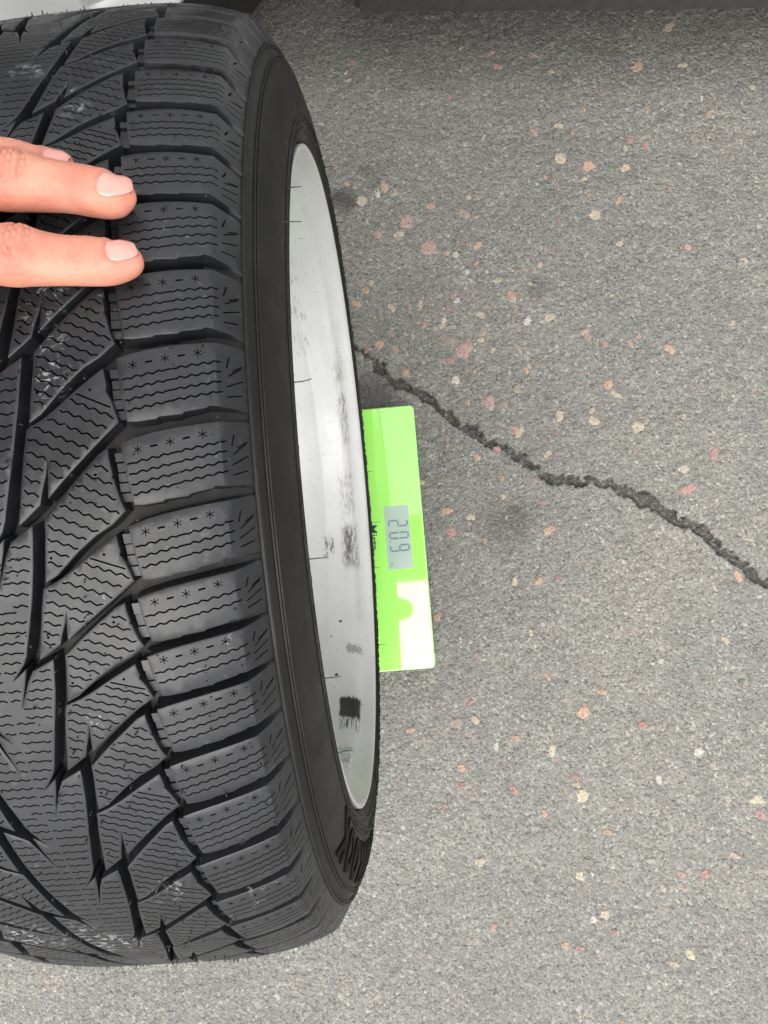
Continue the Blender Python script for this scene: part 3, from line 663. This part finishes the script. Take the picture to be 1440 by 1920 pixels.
def letters():
    txt = 'HANKOOK'; ths = [-89.6, -83.8, -78.0, -72.3, -66.5, -60.8, -55.1]
    for ch_, tc in zip(txt, ths):
        cu = bpy.data.curves.new('t', 'FONT'); cu.body = ch_; cu.align_x = 'CENTER'; cu.size = 1; cu.extrude = .02; cu.offset = .034; cu.resolution_u = 5
        o = bpy.data.objects.new('t', cu); COL.objects.link(o); bpy.context.view_layer.update()
        me = o.evaluated_get(bpy.context.evaluated_depsgraph_get()).to_mesh(); bm = bmesh.new(); bm.from_mesh(me)
        bmesh.ops.subdivide_edges(bm, edges=[e for e in bm.edges if e.calc_length() > .12], cuts=3)
        bmesh.ops.triangulate(bm, faces=bm.faces)
        xs = [v.co.x for v in bm.verts]; cx, wx = (min(xs)+max(xs))/2, max(xs)-min(xs); ys = [v.co.y for v in bm.verts]; y0, y1 = min(ys), max(ys)
        for v in bm.verts:
            x = (v.co.x-cx)/wx*(.0215 if ch_ != 'A' else .023); y = (v.co.y-y0)/(y1-y0)
            q = .1530-y*.0255; r = float(prof(q)[1]); th = R2(tc)+x/r
            d = -.0002 if v.co.z > 0 else .0006
            p_ = P3(np.array([q]), np.array([th]), d)[0]; v.co = Vector(p_)
        bpy.data.objects.remove(o)
        from_bm('raised_letter', bm, M['letter'], tyre)
letters()
# ------------------------------------------------------------------ alloy rim
def revolve(name, pr, mat, parent, n=256, sharp=40, closed=False, lo=0, hi=360):
    V = []; F = []; k = len(pr); full = hi-lo >= 360; m = n if full else n+1
    for i in range(m):
        t = R2(lo+(hi-lo)*i/n)
        for (v, r) in pr: V.append((v, r*math.sin(t), r*math.cos(t)+RT))
    for i in range(n):
        for j in range(k if closed else k-1):
            j2 = (j+1) % k; i2 = (i+1) % m; F.append((i*k+j, i2*k+j, i2*k+j2, i*k+j2))
    return mk(name, V, F, mat, parent, sharp=sharp)
rim = empty('rim'); rim.parent = wheel
barrel = [(0.1103, 0.2455), (0.1123, 0.2472), (0.1146, 0.247), (0.1154, 0.2455), (0.1148, 0.2435), (0.1118, 0.2415), (0.1058, 0.2392), (0.1008, 0.2335), (0.0983, 0.23), (0.0918, 0.2285), (0.0718, 0.2272), (0.0688, 0.2255), (0.0658, 0.221), (0.0418, 0.218), (0.0218, 0.215), (0, 0.212), (-0.03, 0.21), (-0.06, 0.209), (-0.075, 0.21), (-0.095, 0.22), (-0.105, 0.244), (-0.112, 0.247), (-0.11, 0.248), (-0.1, 0.244), (-0.09, 0.226), (-0.06, 0.215), (0.0, 0.217), (0.0618, 0.226), (0.0918, 0.233), (0.1058, 0.243)]
revolve('barrel', barrel, M['silver'], rim, 320, 50, closed=True)
def spokes():
    n = 5; V = []; F = []
    hub = [(-.06, 0.0), (-.055, .03), (-.06, .075), (-.085, .078), (-.09, .035), (-.088, 0)]
    revolve('hub', hub, M['silver'], rim, 48, 40)
    for i in range(n):
        bm = bmesh.new(); t = 2*math.pi*i/n
        secs = []
        for (r, w_, x0, x1) in [(.06, .030, -.09, -.055), (.12, .022, -.088, -.062), (.17, .020, -.092, -.068), (.213, .030, -.10, -.072)]:
            vs = []
            for (x, y) in [(x0, -w_), (x0, w_), (x1, w_*.7), (x1, -w_*.7)]:
                vs.append(bm.verts.new((x, r*math.sin(t)+y*math.cos(t), r*math.cos(t)-y*math.sin(t)+RT)))
            secs.append(vs)
        for a_, b_ in zip(secs[:-1], secs[1:]):
            for j in range(4): bm.faces.new((a_[j], a_[(j+1) % 4], b_[(j+1) % 4], b_[j]))
        from_bm('spoke', bm, M['silver'], rim, smooth=True, sharp=35)
spokes()
def barrel_r(v): 
    b = sorted([(x, r) for x, r in barrel[4:20]]); return float(np.interp(v, [x for x, _ in b], [r for _, r in b]))
def decal(name, v0, v1, t0, t1, mat, seed, rag=.25, h=.0004, parent=None):
    """thin ragged patch lying on the barrel's inner face"""
    rng = random.Random(seed); nv, nt_ = 9, 9; V = []; F = []
    ex = [rng.random()*rag for _ in range(nv+1)]; ey = [rng.random()*rag*2.2 for _ in range(nv+1)]
    for i in range(nv+1):
        for j in range(nt_+1):
            f = j/nt_; v = v0+(v1-v0)*i/nv; t = R2(t0+(t1-t0)*(ex[i]*(1-f)*.5+f*(1-ey[i]*.5)) if True else 0)
            r = barrel_r(v)-h*(1 if 0 < i < nv and 0 < j < nt_ else .15); V.append((v, r*math.sin(t), r*math.cos(t)+RT))
    for i in range(nv):
        for j in range(nt_): a_ = i*(nt_+1)+j; F.append((a_, a_+1, a_+nt_+2, a_+nt_+1))
    return mk(name, V, F, mat, parent or rim)

# ------------------------------------------------------------------ the scale
scale = empty('bathroom_scale', (.0160, -.0155, 0), (0, 0, .00132))
tag(scale, 'lime green glass bathroom scale under the wheel, its display reading 20.9', 'scale')
def rounded_plate(name, hx, hy, z0, z1, rc, bev, mat, parent, loc=(0, 0, 0), n=6):
    def loop(d, z):
        o = []
        for (sx, sy, a0) in ((1, 1, 0), (-1, 1, 90), (-1, -1, 180), (1, -1, 270)):
            for i in range(n+1):
                t = R2(a0+90*i/n); o.append((sx*(hx-rc)+(rc-d)*math.cos(t), sy*(hy-rc)+(rc-d)*math.sin(t), z))
        return o
    R_ = [loop(bev, z0), loop(0, z0+bev), loop(0, z1-bev), loop(bev*.3, z1-bev*.3), loop(bev, z1)]; V = [p_ for l in R_ for p_ in l]; k = len(R_[0]); F = []
    for a_ in range(len(R_)-1):
        for i in range(k): j = (i+1) % k; F.append((a_*k+i, a_*k+j, (a_+1)*k+j, (a_+1)*k+i))
    F.append(tuple(range(k-1, -1, -1))); F.append(tuple((len(R_)-1)*k+i for i in range(k)))
    return mk(name, V, F, mat, parent, sharp=12, loc=loc)
HX, HY = .1607, .1613
plate = rounded_plate('glass_plate', HX, HY, .0155, .0212, .006, .0012, M['limeedge'], scale)
rounded_plate('colour_layer', HX-.0014, HY-.0014, .0205, .0220, .0048, .0002, M['lime'], scale)
rounded_plate('base_housing', HX-.02, HY-.02, .006, .0153, .012, .002, M['limeedge'], scale)
for sx in (-1, 1):
    for sy in (-1, 1):
        rounded_plate('foot', .012, .012, .0, .0058, .0118, .001, M['dark'], scale, loc=(sx*(HX-.035), sy*(HY-.035), 0))
# display (x .130-.160, y .017 .. -.061 in the world)
def sp(x, y): return (x-.0160, y+.0155)
lx, ly = sp(.145, -.0175)
disp = rounded_plate('display', .0150, .0388, .02185, .02212, .0004, .0001, M['lcd'], scale, loc=(lx, ly, 0))
def seg_digit(y0, segs):
    """seven-segment figure lying with its top towards +x, reading towards -y; y0 = left side"""
    H, Wd, t = .0245, .0090, .0021; bm = bmesh.new(); x0 = .1335
    # in glyph space (u right, v up): point -> world (x0+v, y0-u)
    def bar(u0, v0, u1, v1):
        d = Vector((u1-u0, v1-v0)).normalized(); n = Vector((-d.y, d.x))*t/2; a_ = Vector((u0, v0)); b_ = Vector((u1, v1))
        pts = [a_-d*0+d*.0004, a_+d*.0011+n, b_-d*.0011+n, b_-d*.0004, b_-d*.0011-n, a_+d*.0011-n]
        vs = [bm.verts.new((*[c for c in (sp(x0+p_.y, y0-p_.x))], .02217)) for p_ in pts]
        bm.faces.new(vs)
    h = H/2; e = t/2
    S_ = dict(a=(e, H-e, Wd-e, H-e), b=(Wd-e, h, Wd-e, H-e), c=(Wd-e, e, Wd-e, h), d=(e, e, Wd-e, e), e=(e, e, e, h), f=(e, h, e, H-e), g=(e, h, Wd-e, h))
    for s_ in segs: bar(*S_[s_])
    ret = bmesh.ops.extrude_face_region(bm, geom=bm.faces[:]); 
    for v in ret['geom']:
        if isinstance(v, bmesh.types.BMVert): v.co.z += .00006
    from_bm('digit', bm, M['digit'], disp)
    bpy.data.objects[-1] if False else None
def fixparent(o, par): o.matrix_parent_inverse = Matrix.Identity(4)
n_before = set(bpy.data.objects.keys())
seg_digit(.0042, 'abged'); seg_digit(-.0108, 'abcdef'); seg_digit(-.0261, 'abcdfg')
bm = bmesh.new()
def textmesh(body, size, ext, mat, name, parent, loc, rotz, squash=1., offset=0.):
    cu = bpy.data.curves.new('t', 'FONT'); cu.body = body; cu.size = size; cu.extrude = ext; cu.offset = offset; cu.resolution_u = 3
    o = bpy.data.objects.new('t', cu); COL.objects.link(o); bpy.context.view_layer.update()
    me = o.evaluated_get(bpy.context.evaluated_depsgraph_get()).to_mesh(); b = bmesh.new(); b.from_mesh(me); bpy.data.objects.remove(o)
    for v in b.verts: v.co.x *= squash
    return from_bm(name, b, mat, parent, loc=loc, rot=(0, 0, rotz))
x, y = sp(.1335, -.0480); 
textmesh('kg', .0052, .00004, M['digit'], 'unit_mark', disp, (x-lx, y-ly, .02217), -math.pi/2)
# decimal point
px_, py_ = sp(.1345, -.0228)
for o in [o for o in bpy.data.objects if o.name.startswith('digit')]: o.location = (-lx, -ly, 0)
rounded_plate('decimal_point', .0009, .0009, .02214, .02220, .0003, .00002, M['digit'], disp, loc=(px_-lx, py_-ly, 0))
x, y = sp(.1104, .0005)
textmesh('Mirta', .0132, .00004, M['print_'], 'brand_lettering', scale, (x, y, .02203), -math.pi/2, 1.12, .00025)

# weights and old glue inside the barrel
def weights():
    w_ = empty('balance_weight'); w_.parent = rim
    for i in range(5):
        v0, v1 = .0780, .1005; t0 = -98.2-i*1.75; V = []; F = []
        for (v, dr) in ((v0, .0), (v0+.001, .0036), (v1-.0015, .0036), (v1, .0)):
            for t in (t0, t0-.25, t0-1.35, t0-1.6):
                d_ = dr if t in (t0-.25, t0-1.35) else 0; r = barrel_r(v)+.0004-d_; V.append((v, r*math.sin(R2(t)), r*math.cos(R2(t))+RT))
        for a_ in range(3):
            for b_ in range(3): F.append((a_*4+b_, a_*4+b_+1, a_*4+b_+5, a_*4+b_+4))
        mk('weight_bar', V, F, M['lead'], w_, smooth=False)
weights()

# ------------------------------------------------------------------ the person whose fingers steady the wheel
INDEX = [(0.0708, 0.0380, 0.6862, 0.0042), (0.0677, 0.0367, 0.6877, 0.0069), (0.0611, 0.0357, 0.6894, 0.0087), (0.0547, 0.0360, 0.6907, 0.0093), (0.0459, 0.0364, 0.6922, 0.0093), (0.0335, 0.0375, 0.6954, 0.0106), (0.0248, 0.0383, 0.6974, 0.0116), (0.0098, 0.0402, 0.7003, 0.0107), (-0.0044, 0.0419, 0.7042, 0.0112), (-0.0182, 0.0436, 0.7080, 0.0123)]
MIDDLE = [(0.0672, 0.0664, 0.6825, 0.0039), (0.0654, 0.0658, 0.6840, 0.0068), (0.0604, 0.0654, 0.6852, 0.0087), (0.0537, 0.0674, 0.6862, 0.0097), (0.0447, 0.0690, 0.6878, 0.0095), (0.0325, 0.0700, 0.6920, 0.0107), (0.0209, 0.0709, 0.6952, 0.0117), (0.0066, 0.0726, 0.6980, 0.0112), (-0.0071, 0.0722, 0.7031, 0.0116), (-0.0236, 0.0714, 0.7093, 0.0128)]
RING = [(0.0432, 0.0786, 0.6806, 0.0039), (0.0406, 0.0793, 0.6808, 0.0070), (0.0347, 0.0813, 0.6813, 0.0089), (0.0270, 0.0816, 0.6837, 0.0095), (0.0150, 0.0838, 0.6860, 0.0103), (0.0036, 0.0850, 0.6892, 0.0107), (-0.0111, 0.0873, 0.6937, 0.0108), (-0.0274, 0.0876, 0.7015, 0.0124)]
LITTLE = [(-0.0094, 0.1143, 0.6708, 0.0034), (-0.0131, 0.1149, 0.6705, 0.0062), (-0.0197, 0.1149, 0.6713, 0.0080), (-0.0256, 0.1134, 0.6749, 0.0086), (-0.0315, 0.1112, 0.6800, 0.0094), (-0.0407, 0.1072, 0.6894, 0.0108)]
HD = (-.0546, -.0012, .0075)
THUMB = [(x+HD[0], y+HD[1], z+HD[2], r) for x, y, z, r in [(.060, .004, .668, .004), (.057, .005, .671, .007), (.048, .008, .677, .0092), (.036, .012, .683, .0098), (.022, .018, .690, .0115), (.0, .028, .698, .013), (-.022, .044, .706, .015)]]
UP = Vector((0, .10, 1.)).normalized()
def catmull(P, n):
    P = [Vector(p_[:3]) for p_ in P], [p_[3] for p_ in P]; pts, rs = P; out = []
    for i in range(len(pts)-1):
        p0, p1, p2, p3 = pts[max(i-1, 0)], pts[i], pts[i+1], pts[min(i+2, len(pts)-1)]
        r0, r1, r2, r3 = rs[max(i-1, 0)], rs[i], rs[i+1], rs[min(i+2, len(rs)-1)]
        for k in range(n):
            t = k/n; f = lambda a_, b_, c_, d_: .5*((2*b_)+(c_-a_)*t+(2*a_-5*b_+4*c_-d_)*t*t+(-a_+3*b_-3*c_+d_)*t**3)
            out.append((f(p0, p1, p2, p3), f(r0, r1, r2, r3)))
    out.append((pts[-1], rs[-1])); return out
def tube_mesh(V, F, path, up=UP, flat=.88, n=20, pw=2.3):
    k = len(V); m = len(path)
    for i, (c, r) in enumerate(path):
        t = (path[min(i+1, m-1)][0]-path[max(i-1, 0)][0]).normalized(); sdv = t.cross(up).normalized(); u = sdv.cross(t).normalized()
        for j in range(n):
            a_ = 2*math.pi*j/n; ca, sa = math.cos(a_), math.sin(a_)
            e = (abs(ca)**pw+abs(sa)**pw)**(-1/pw); V.append(c+u*(r*flat*ca*e)+sdv*(r*sa*e))
    for i in range(m-1):
        for j in range(n): j2 = (j+1) % n; F.append((k+i*n+j, k+i*n+j2, k+(i+1)*n+j2, k+(i+1)*n+j))
    V.append(path[0][0]+(path[0][0]-path[1][0]).normalized()*path[0][1]*.35); F += [(len(V)-1, k+(j+1) % n, k+j) for j in range(n)]
    V.append(path[-1][0]); F += [(len(V)-1, k+(m-1)*n+j, k+(m-1)*n+(j+1) % n) for j in range(n)]
WRIST = Vector((-.1166, .0768, .7235))
def hand_mesh():
    sh_ = lambda L: [(x+HD[0], y+HD[1], z+HD[2], r) for x, y, z, r in L]
    V = []; F = []
    for f in (INDEX, MIDDLE, RING, LITTLE, THUMB): tube_mesh(V, F, catmull(f, 5))
    for f, dy, rr in ((INDEX, -.020, .0135), (MIDDLE, -.007, .0140), (RING, .006, .0135), (LITTLE, .018, .0125)):
        m_ = Vector(f[-1][:3]); e = WRIST+Vector((0, dy, .0)); q = [(*m_, f[-1][3]), (*(m_.lerp(e, .35)+Vector((0, 0, .003))), rr), (*(m_.lerp(e, .75)+Vector((0, 0, .003))), rr*1.15), (*e, rr*1.1)]
        tube_mesh(V, F, catmull(q, 5), flat=1.0)
    q = sh_([(.030, .050, .694, .010), (.0, .065, .690, .018), (-.03, .072, .698, .020), (-.06, .078, .710, .02)]); tube_mesh(V, F, catmull(q, 4), flat=.7)
    q = sh_([(.020, .095, .690, .010), (.0, .092, .690, .015), (-.03, .088, .700, .018), (-.06, .080, .712, .02)]); tube_mesh(V, F, catmull(q, 4), flat=.7)
    q = [(*WRIST, .027)]+sh_([(-.10, .088, .738, .026), (-.16, .108, .778, .031), (-.24, .135, .835, .038), (-.30, .158, .885, .042)]); tube_mesh(V, F, catmull(q, 5), flat=.78)
    me = bpy.data.meshes.new('h'); me.from_pydata([tuple(v) for v in V], [], F); o = bpy.data.objects.new('h', me); COL.objects.link(o)
    r = o.modifiers.new('r', 'REMESH'); r.mode = 'VOXEL'; r.voxel_size = .00072; r.adaptivity = 0
    s_ = o.modifiers.new('s', 'SMOOTH'); s_.factor = .6; s_.iterations = 9
    bpy.context.view_layer.update(); me2 = bpy.data.meshes.new_from_object(o.evaluated_get(bpy.context.evaluated_depsgraph_get())); bpy.data.objects.remove(o); return me2
NAILROLL = {'i': .36, 'm': .30, 'r': .32}
def frame_at(path, dist):
    """point, tangent, radius at a distance from the fingertip"""
    L = 0
    for (a_, ra), (b_, rb) in zip(path[:-1], path[1:]):
        d = (b_-a_).length
        if L+d >= dist: t = (dist-L)/d; return a_.lerp(b_, t), (b_-a_).normalized(), ra+(rb-ra)*t
        L += d
    return path[-1][0], (path[-1][0]-path[-2][0]).normalized(), path[-1][1]
def build_person():
    per = empty('person', (-.50, .05, 0))
    tag(per, 'person steadying the wheel, bare fingertips resting on the black tread', 'person')
    me = hand_mesh(); nv = len(me.vertices); co = np.empty(nv*3); me.vertices.foreach_get('co', co); co = co.reshape(-1, 3)
    no = np.empty(nv*3); me.vertex_normals.foreach_get('vector', no); no = no.reshape(-1, 3); disp = np.zeros(nv)
    rng = random.Random(2)
    for key, f in (('i', INDEX), ('m', MIDDLE), ('r', RING)):
        path = catmull(f, 5); C_ = np.array([tuple(c) for c, _ in path]); R_ = np.array([r for _, r in path]); S_ = np.r_[0, np.cumsum(np.linalg.norm(np.diff(C_, axis=0), axis=1))]
        tip = C_[0]; near_ = np.where(np.linalg.norm(co-C_[len(C_)//2], axis=1) < .06)[0]; P = co[near_]
        D = np.linalg.norm(P[:, None]-C_[None], axis=2); ii = D.argmin(1); ok = D[np.arange(len(P)), ii] < R_[ii]*1.35
        near_, P, ii = near_[ok], P[ok], ii[ok]
        T = np.gradient(C_, axis=0); T /= np.linalg.norm(T, axis=1)[:, None]; u = S_[ii]+np.einsum('ij,ij->i', P-C_[ii], T[ii])
        up = np.array(UP); sd_ = np.cross(T[ii], up); sd_ /= np.linalg.norm(sd_, axis=1)[:, None]; uu = np.cross(sd_, T[ii])
        rel = P-C_[ii]; ph = np.arctan2(np.einsum('ij,ij->i', rel, sd_), np.einsum('ij,ij->i', rel, uu))      # 0 = up
        roll = NAILROLL[key]; sgn_ = 1 if sd_[0][1] > 0 else -1; ph = ph*sgn_-roll
        d = np.zeros(len(P)); r = R_[ii]; lat = ph*r
        dors = np.clip((1.25-np.abs(ph))/.5, 0, 1)
        # creases: distal joint and middle joint
        for (u0, k, amp, sprd) in ((.0232, 3, .00050, .0018), (.0445, 6, .00095, .0022)):
            for j in range(k):
                uc = u0+(j-(k-1)/2)*sprd+rng.uniform(-.0004, .0004); cur = rng.uniform(-1, 1)*12+(j-(k-1)/2)*(16 if k > 3 else 6)
                c_ = uc-cur*(lat-rng.uniform(-.001, .001))**2+.00025*np.sin(lat*1500+j*2)
                d -= amp*rng.uniform(.6, 1.1)*np.exp(-((u-c_)/.00055)**2)*dors*np.clip((rng.uniform(.7, 1.15)-np.abs(ph))/.3, 0, 1)
            d += amp*1.3*np.exp(-((u-u0)/.0050)**2)*dors
        # nail bed and the folds round it
        r9 = frame_at(path, .009)[2]; nl, nw = .0112, r9*.86
        a_ = (u-.0066)/(nl/2+.0006); b_ = ph*r9/nw; q = (np.abs(a_)**2.6+np.abs(b_)**2.6)**(1/2.6)
        on = u > -.004
        d -= .00055*np.clip((1.06-q)/.10, 0, 1)*on*(np.abs(ph) < 1.4)
        d += .00030*np.exp(-((q-1.20)/.12)**2)*(u > .002)*(np.abs(ph) < 1.5)
        disp[near_] += d
        # nail plate
        V = []; F = []; na, nb = 18, 14
        for i in range(na+1):
            t = i/na; uq = .0010+nl*t; c, tg, rr = frame_at(path, max(uq, .0002)); rr = max(rr, r9*(.80+.2*min(1, uq/.006)))
            ww = nw*(max(0, 1-abs(2*t-1)**3.2))**(1/3.2) if t > .5 else nw*(max(0, 1-abs(2*t-1)**4.2))**(1/4.2)*.97
            ww = max(ww, nw*.12); sdv = Vector(tg).cross(UP).normalized(); up_ = sdv.cross(tg).normalized()
            if sdv.y < 0: pass
            for j in range(nb+1):
                ph_ = (2*j/nb-1)*ww/r9; an = (ph_+roll)*sgn_
                pw = 2.3; ca, sa = math.cos(an), math.sin(an); e = (abs(ca)**pw+abs(sa)**pw)**(-1/pw)
                hh = rr*1.0-.00012-.00035*(abs(2*j/nb-1)**3)-.0005*max(0, t-.85)/.15
                V.append(c+up_*(hh*.88*ca*e)+sdv*(hh*sa*e))
        for i in range(na):
            for j in range(nb): k = i*(nb+1)+j; F.append((k, k+1, k+nb+2, k+nb+1))
        n = mk('nail', [tuple(v-Vector((-.50, .05, 0))) for v in V], F, M['nail'], per, smooth=True)
        sm = n.modifiers.new('s', 'SOLIDIFY'); sm.thickness = .0004; sm.offset = -1
    # soft unevenness and veins on the back of the hand
    co2 = co+no*disp[:, None]; co2 -= np.array([-.50, .05, 0]); me.vertices.foreach_set('co', co2.ravel()); me.update()
    me.polygons.foreach_set('use_smooth', [True]*len(me.polygons)); me.materials.clear(); me.materials.append(M['skin'])
    # rest of the body, grown from a skeleton, joined to the same mesh beneath the sleeve
    J = dict(pel=(-.52, .06, .93, .14), bel=(-.46, .06, 1.06, .13), che=(-.26, .07, 1.28, .15), nek=(-.10, .08, 1.44, .06), hd0=(-.01, .095, 1.51, .065), hd1=(.06, .10, 1.57, .095), hd2=(.10, .10, 1.64, .090),
             ls=(-.17, .25, 1.36, .065), le=(-.36, .27, 1.06, .045), lw=(-.310, .141, .855, .037), rs=(-.17, -.10, 1.38, .065), re=(-.15, -.15, 1.20, .045), rw=(.01, -.104, 1.11, .028), rh=(.08, -.100, 1.055, .036), rf=(.135, -.103, 1.015, .024),
             lh=(-.54, .15, .90, .09), lk=(-.48, .17, .48, .06), la=(-.56, .17, .08, .040), lt=(-.44, .18, .045, .020), rhp=(-.54, -.05, .90, .09), rk=(-.48, -.08, .48, .06), ra=(-.56, -.08, .08, .040), rt=(-.44, -.09, .045, .020))
    names = list(J); E_ = ['pel bel', 'bel che', 'che nek', 'nek hd0', 'hd0 hd1', 'hd1 hd2', 'che ls', 'ls le', 'le lw', 'che rs', 'rs re', 're rw', 'rw rh', 'rh rf', 'pel lh', 'lh lk', 'lk la', 'la lt', 'pel rhp', 'rhp rk', 'rk ra', 'ra rt']
    def skinned(keys, edges, grow=0., sub=1):
        m_ = bpy.data.meshes.new('b'); m_.from_pydata([J[k][:3] for k in keys], [tuple(keys.index(x) for x in e.split()) for e in edges], []); o = bpy.data.objects.new('b', m_); COL.objects.link(o)
        sk = o.modifiers.new('k', 'SKIN'); sk.use_smooth_shade = True
        for i, k in enumerate(keys): v = m_.skin_vertices[0].data[i]; v.radius = (J[k][3]+grow,)*2; v.use_root = i == 0
        ss = o.modifiers.new('u', 'SUBSURF'); ss.levels = sub+1; ss.render_levels = sub+1
        bpy.context.view_layer.update(); r = bpy.data.meshes.new_from_object(o.evaluated_get(bpy.context.evaluated_depsgraph_get())); bpy.data.objects.remove(o); return r
    bm = bmesh.new(); bm.from_mesh(me); b0 = skinned(names, E_)
    k0 = len(bm.verts); bm.from_mesh(b0); bm.verts.ensure_lookup_table()
    for v in bm.verts[k0:]: v.co -= Vector((-.50, .05, 0))
    for f in bm.faces: f.smooth = True
    bm.to_mesh(me); bm.free(); me.materials.clear(); me.materials.append(M['skin'])
    o = bpy.data.objects.new('body', me); COL.objects.link(o); o.parent = per
    def cloth(nm, keys, edges, grow, mat):
        m_ = skinned(keys, edges, grow); m_.materials.append(mat)
        for v in m_.vertices: v.co -= Vector((-.50, .05, 0))
        m_.polygons.foreach_set('use_smooth', [True]*len(m_.polygons)); q = bpy.data.objects.new(nm, m_); COL.objects.link(q); q.parent = per
    J['lw2'] = (-.290, .133, .840, .040); J['rw2'] = (-.02, -.110, 1.13, .032)
    cloth('jacket', ['bel', 'pel', 'che', 'nek', 'ls', 'le', 'lw2', 'rs', 're', 'rw2'], ['bel pel', 'bel che', 'che nek', 'che ls', 'ls le', 'le lw2', 'che rs', 'rs re', 're rw2'], .014, M['sleeve'])
    cloth('trousers', ['pel', 'lh', 'lk', 'la', 'rhp', 'rk', 'ra'], ['pel lh', 'lh lk', 'lk la', 'pel rhp', 'rhp rk', 'rk ra'], .016, M['denim'])
    for k, ya, yt in (('s', .17, .18), ('z', -.08, -.09)):
        J[k+'0'] = (-.60, ya, .05, .050); J[k+'1'] = (-.50, (ya+yt)/2, .048, .050); J[k+'2'] = (-.37, yt, .036, .040)
        cloth('shoe', [k+'0', k+'1', k+'2'], [k+'0 '+k+'1', k+'1 '+k+'2'], .004, M['black'])
    J['hc'] = (.06, .10, 1.62, .105); J['hb'] = (.0, .095, 1.57, .09); J['hf'] = (.11, .10, 1.68, .098)
    cloth('hair', ['hc', 'hb', 'hf'], ['hc hb', 'hc hf'], .006, M['hairbrown'])
    return per
M['denim'] = m_plain('denim', (.035, .05, .09), .9, nz=300, var=.3, bump=.6)
M['hairbrown'] = m_plain('brown_hair', (.03, .02, .014), .6, nz=200, var=.4, bump=.6)
person = build_person()

# ------------------------------------------------------------------ parked car beyond the wheel
def build_car():
    car = empty('car', (.448, .538, 0), (0, 0, R2(-6.33))); car_ = car
    tag(car, 'silver parked car seen only by its alloy wheel and dark sill at the top', 'car')
    # local frame: x along the car (front towards -x), y away from the camera, side face at y = 0
    def panel(name, pts, y0, y1, mat, bev=.0):
        bm = bmesh.new(); a_ = [bm.verts.new((x, y0, z)) for x, z in pts]; b_ = [bm.verts.new((x, y1, z)) for x, z in pts]
        bm.faces.new(a_); bm.faces.new(b_[::-1])
        for i in range(len(pts)): j = (i+1) % len(pts); bm.faces.new((a_[j], a_[i], b_[i], b_[j]))
        if bev: bmesh.ops.bevel(bm, geom=bm.edges[:], offset=bev, segments=2, affect='EDGES')
        return from_bm(name, bm, mat, car_, smooth=True, sharp=45)
    WX = -.680; R_ = .335
    arch = lambda cx, n=14, r=.385: [(cx+r*math.cos(t), .31+r*math.sin(t)) for t in np.linspace(-.02, math.pi+.02, n)]
    WX2 = WX+2.65
    outline = [(WX+2.65+.95, .35), (WX+2.65+.95, .80), (WX+2.65+.85, .98), (WX+2.65+.3, 1.02), (WX+2.35, 1.40), (WX+1.2, 1.45), (WX+.45, 1.02), (WX-.55, .86), (WX-.80, .62), (WX-.80, .28)]
    low = [(p_[0], p_[1]) for p_ in arch(WX)[::-1]]+[(p_[0], p_[1]) for p_ in arch(WX2)[::-1]]
    panel('body', outline+low, .034, 1.72, M['carpaint'], 0)
    panel('sill', [(-.303, .155), (WX2-.395, .155), (WX2-.395, .31), (-.303, .31)], .0, .07, M['dark'], .006)
    panel('underbody', [(WX+.5, .24), (WX2-.5, .24), (WX2-.5, .305), (WX+.5, .305)], .60, 1.10, M['dark'], 0)
    panel('side_window', [(WX+.60, 1.02), (WX+1.22, 1.38), (WX+2.2, 1.34), (WX+2.55, 1.04)], .028, .060, M['glassdark'], 0)
    for cx in (WX, WX2):
        for yy, vis in ((.014, True), (1.50, False)):
            w_ = empty('wheel'); w_.name = 'road_wheel'; w_.parent = car_; w_.location = (cx, yy, R_)
            def rev(name, pr, mat, n=96, sharp=35):
                V = []; F = []; k = len(pr)
                for i in range(n):
                    t = 2*math.pi*i/n
                    for (y, r) in pr: V.append((r*math.sin(t), y, r*math.cos(t)))
                for i in range(n):
                    for j in range(k-1): i2 = (i+1) % n; F.append((i*k+j, i*k+j+1, i2*k+j+1, i2*k+j))
                return mk(name, V, F, mat, w_, sharp=sharp)
            rev('tyre', [(.03, .225), (-.004, .235), (-.012, .262), (-.008, .300), (.008, .322), (.03, R_-.002), (.10, R_), (.19, R_-.004), (.215, .30), (.20, .225)], M['side'])
            rev('rim', [(.004, .236), (-.006, .245), (-.010, .240), (-.006, .232), (.0, .226), (.004, .205), (.010, .198), (.030, .200), (.06, .212), (.16, .215), (.2, .23)], M['carpaint'])
            rev('brake_disc', [(.075, .0), (.075, .15), (.09, .15)], M['dark'], 40)
            for i in range(5):
                bm = bmesh.new(); t = 2*math.pi*i/5+.628; secs = []
                for (r, h, y0, y1) in [(.0, .05, .015, .05), (.06, .050, .004, .05), (.13, .046, -.004, .045), (.19, .060, -.006, .045), (.224, .085, -.003, .045)]:
                    vs = []
                    for (a_, y) in [(-h, y1), (h, y1), (h, y0+.006), (h*.8, y0), (.004, y0-.004), (-.004, y0-.004), (-h*.8, y0), (-h, y0+.006)]:
                        vs.append(bm.verts.new((r*math.sin(t)+a_*math.cos(t), y, r*math.cos(t)-a_*math.sin(t))))
                    secs.append(vs)
                for p_, q in zip(secs[:-1], secs[1:]):
                    for j in range(8): bm.faces.new((p_[j], p_[(j+1) % 8], q[(j+1) % 8], q[j]))
                from_bm('spoke', bm, M['carpaint'], w_, smooth=True, sharp=25)
    return car
car = build_car()
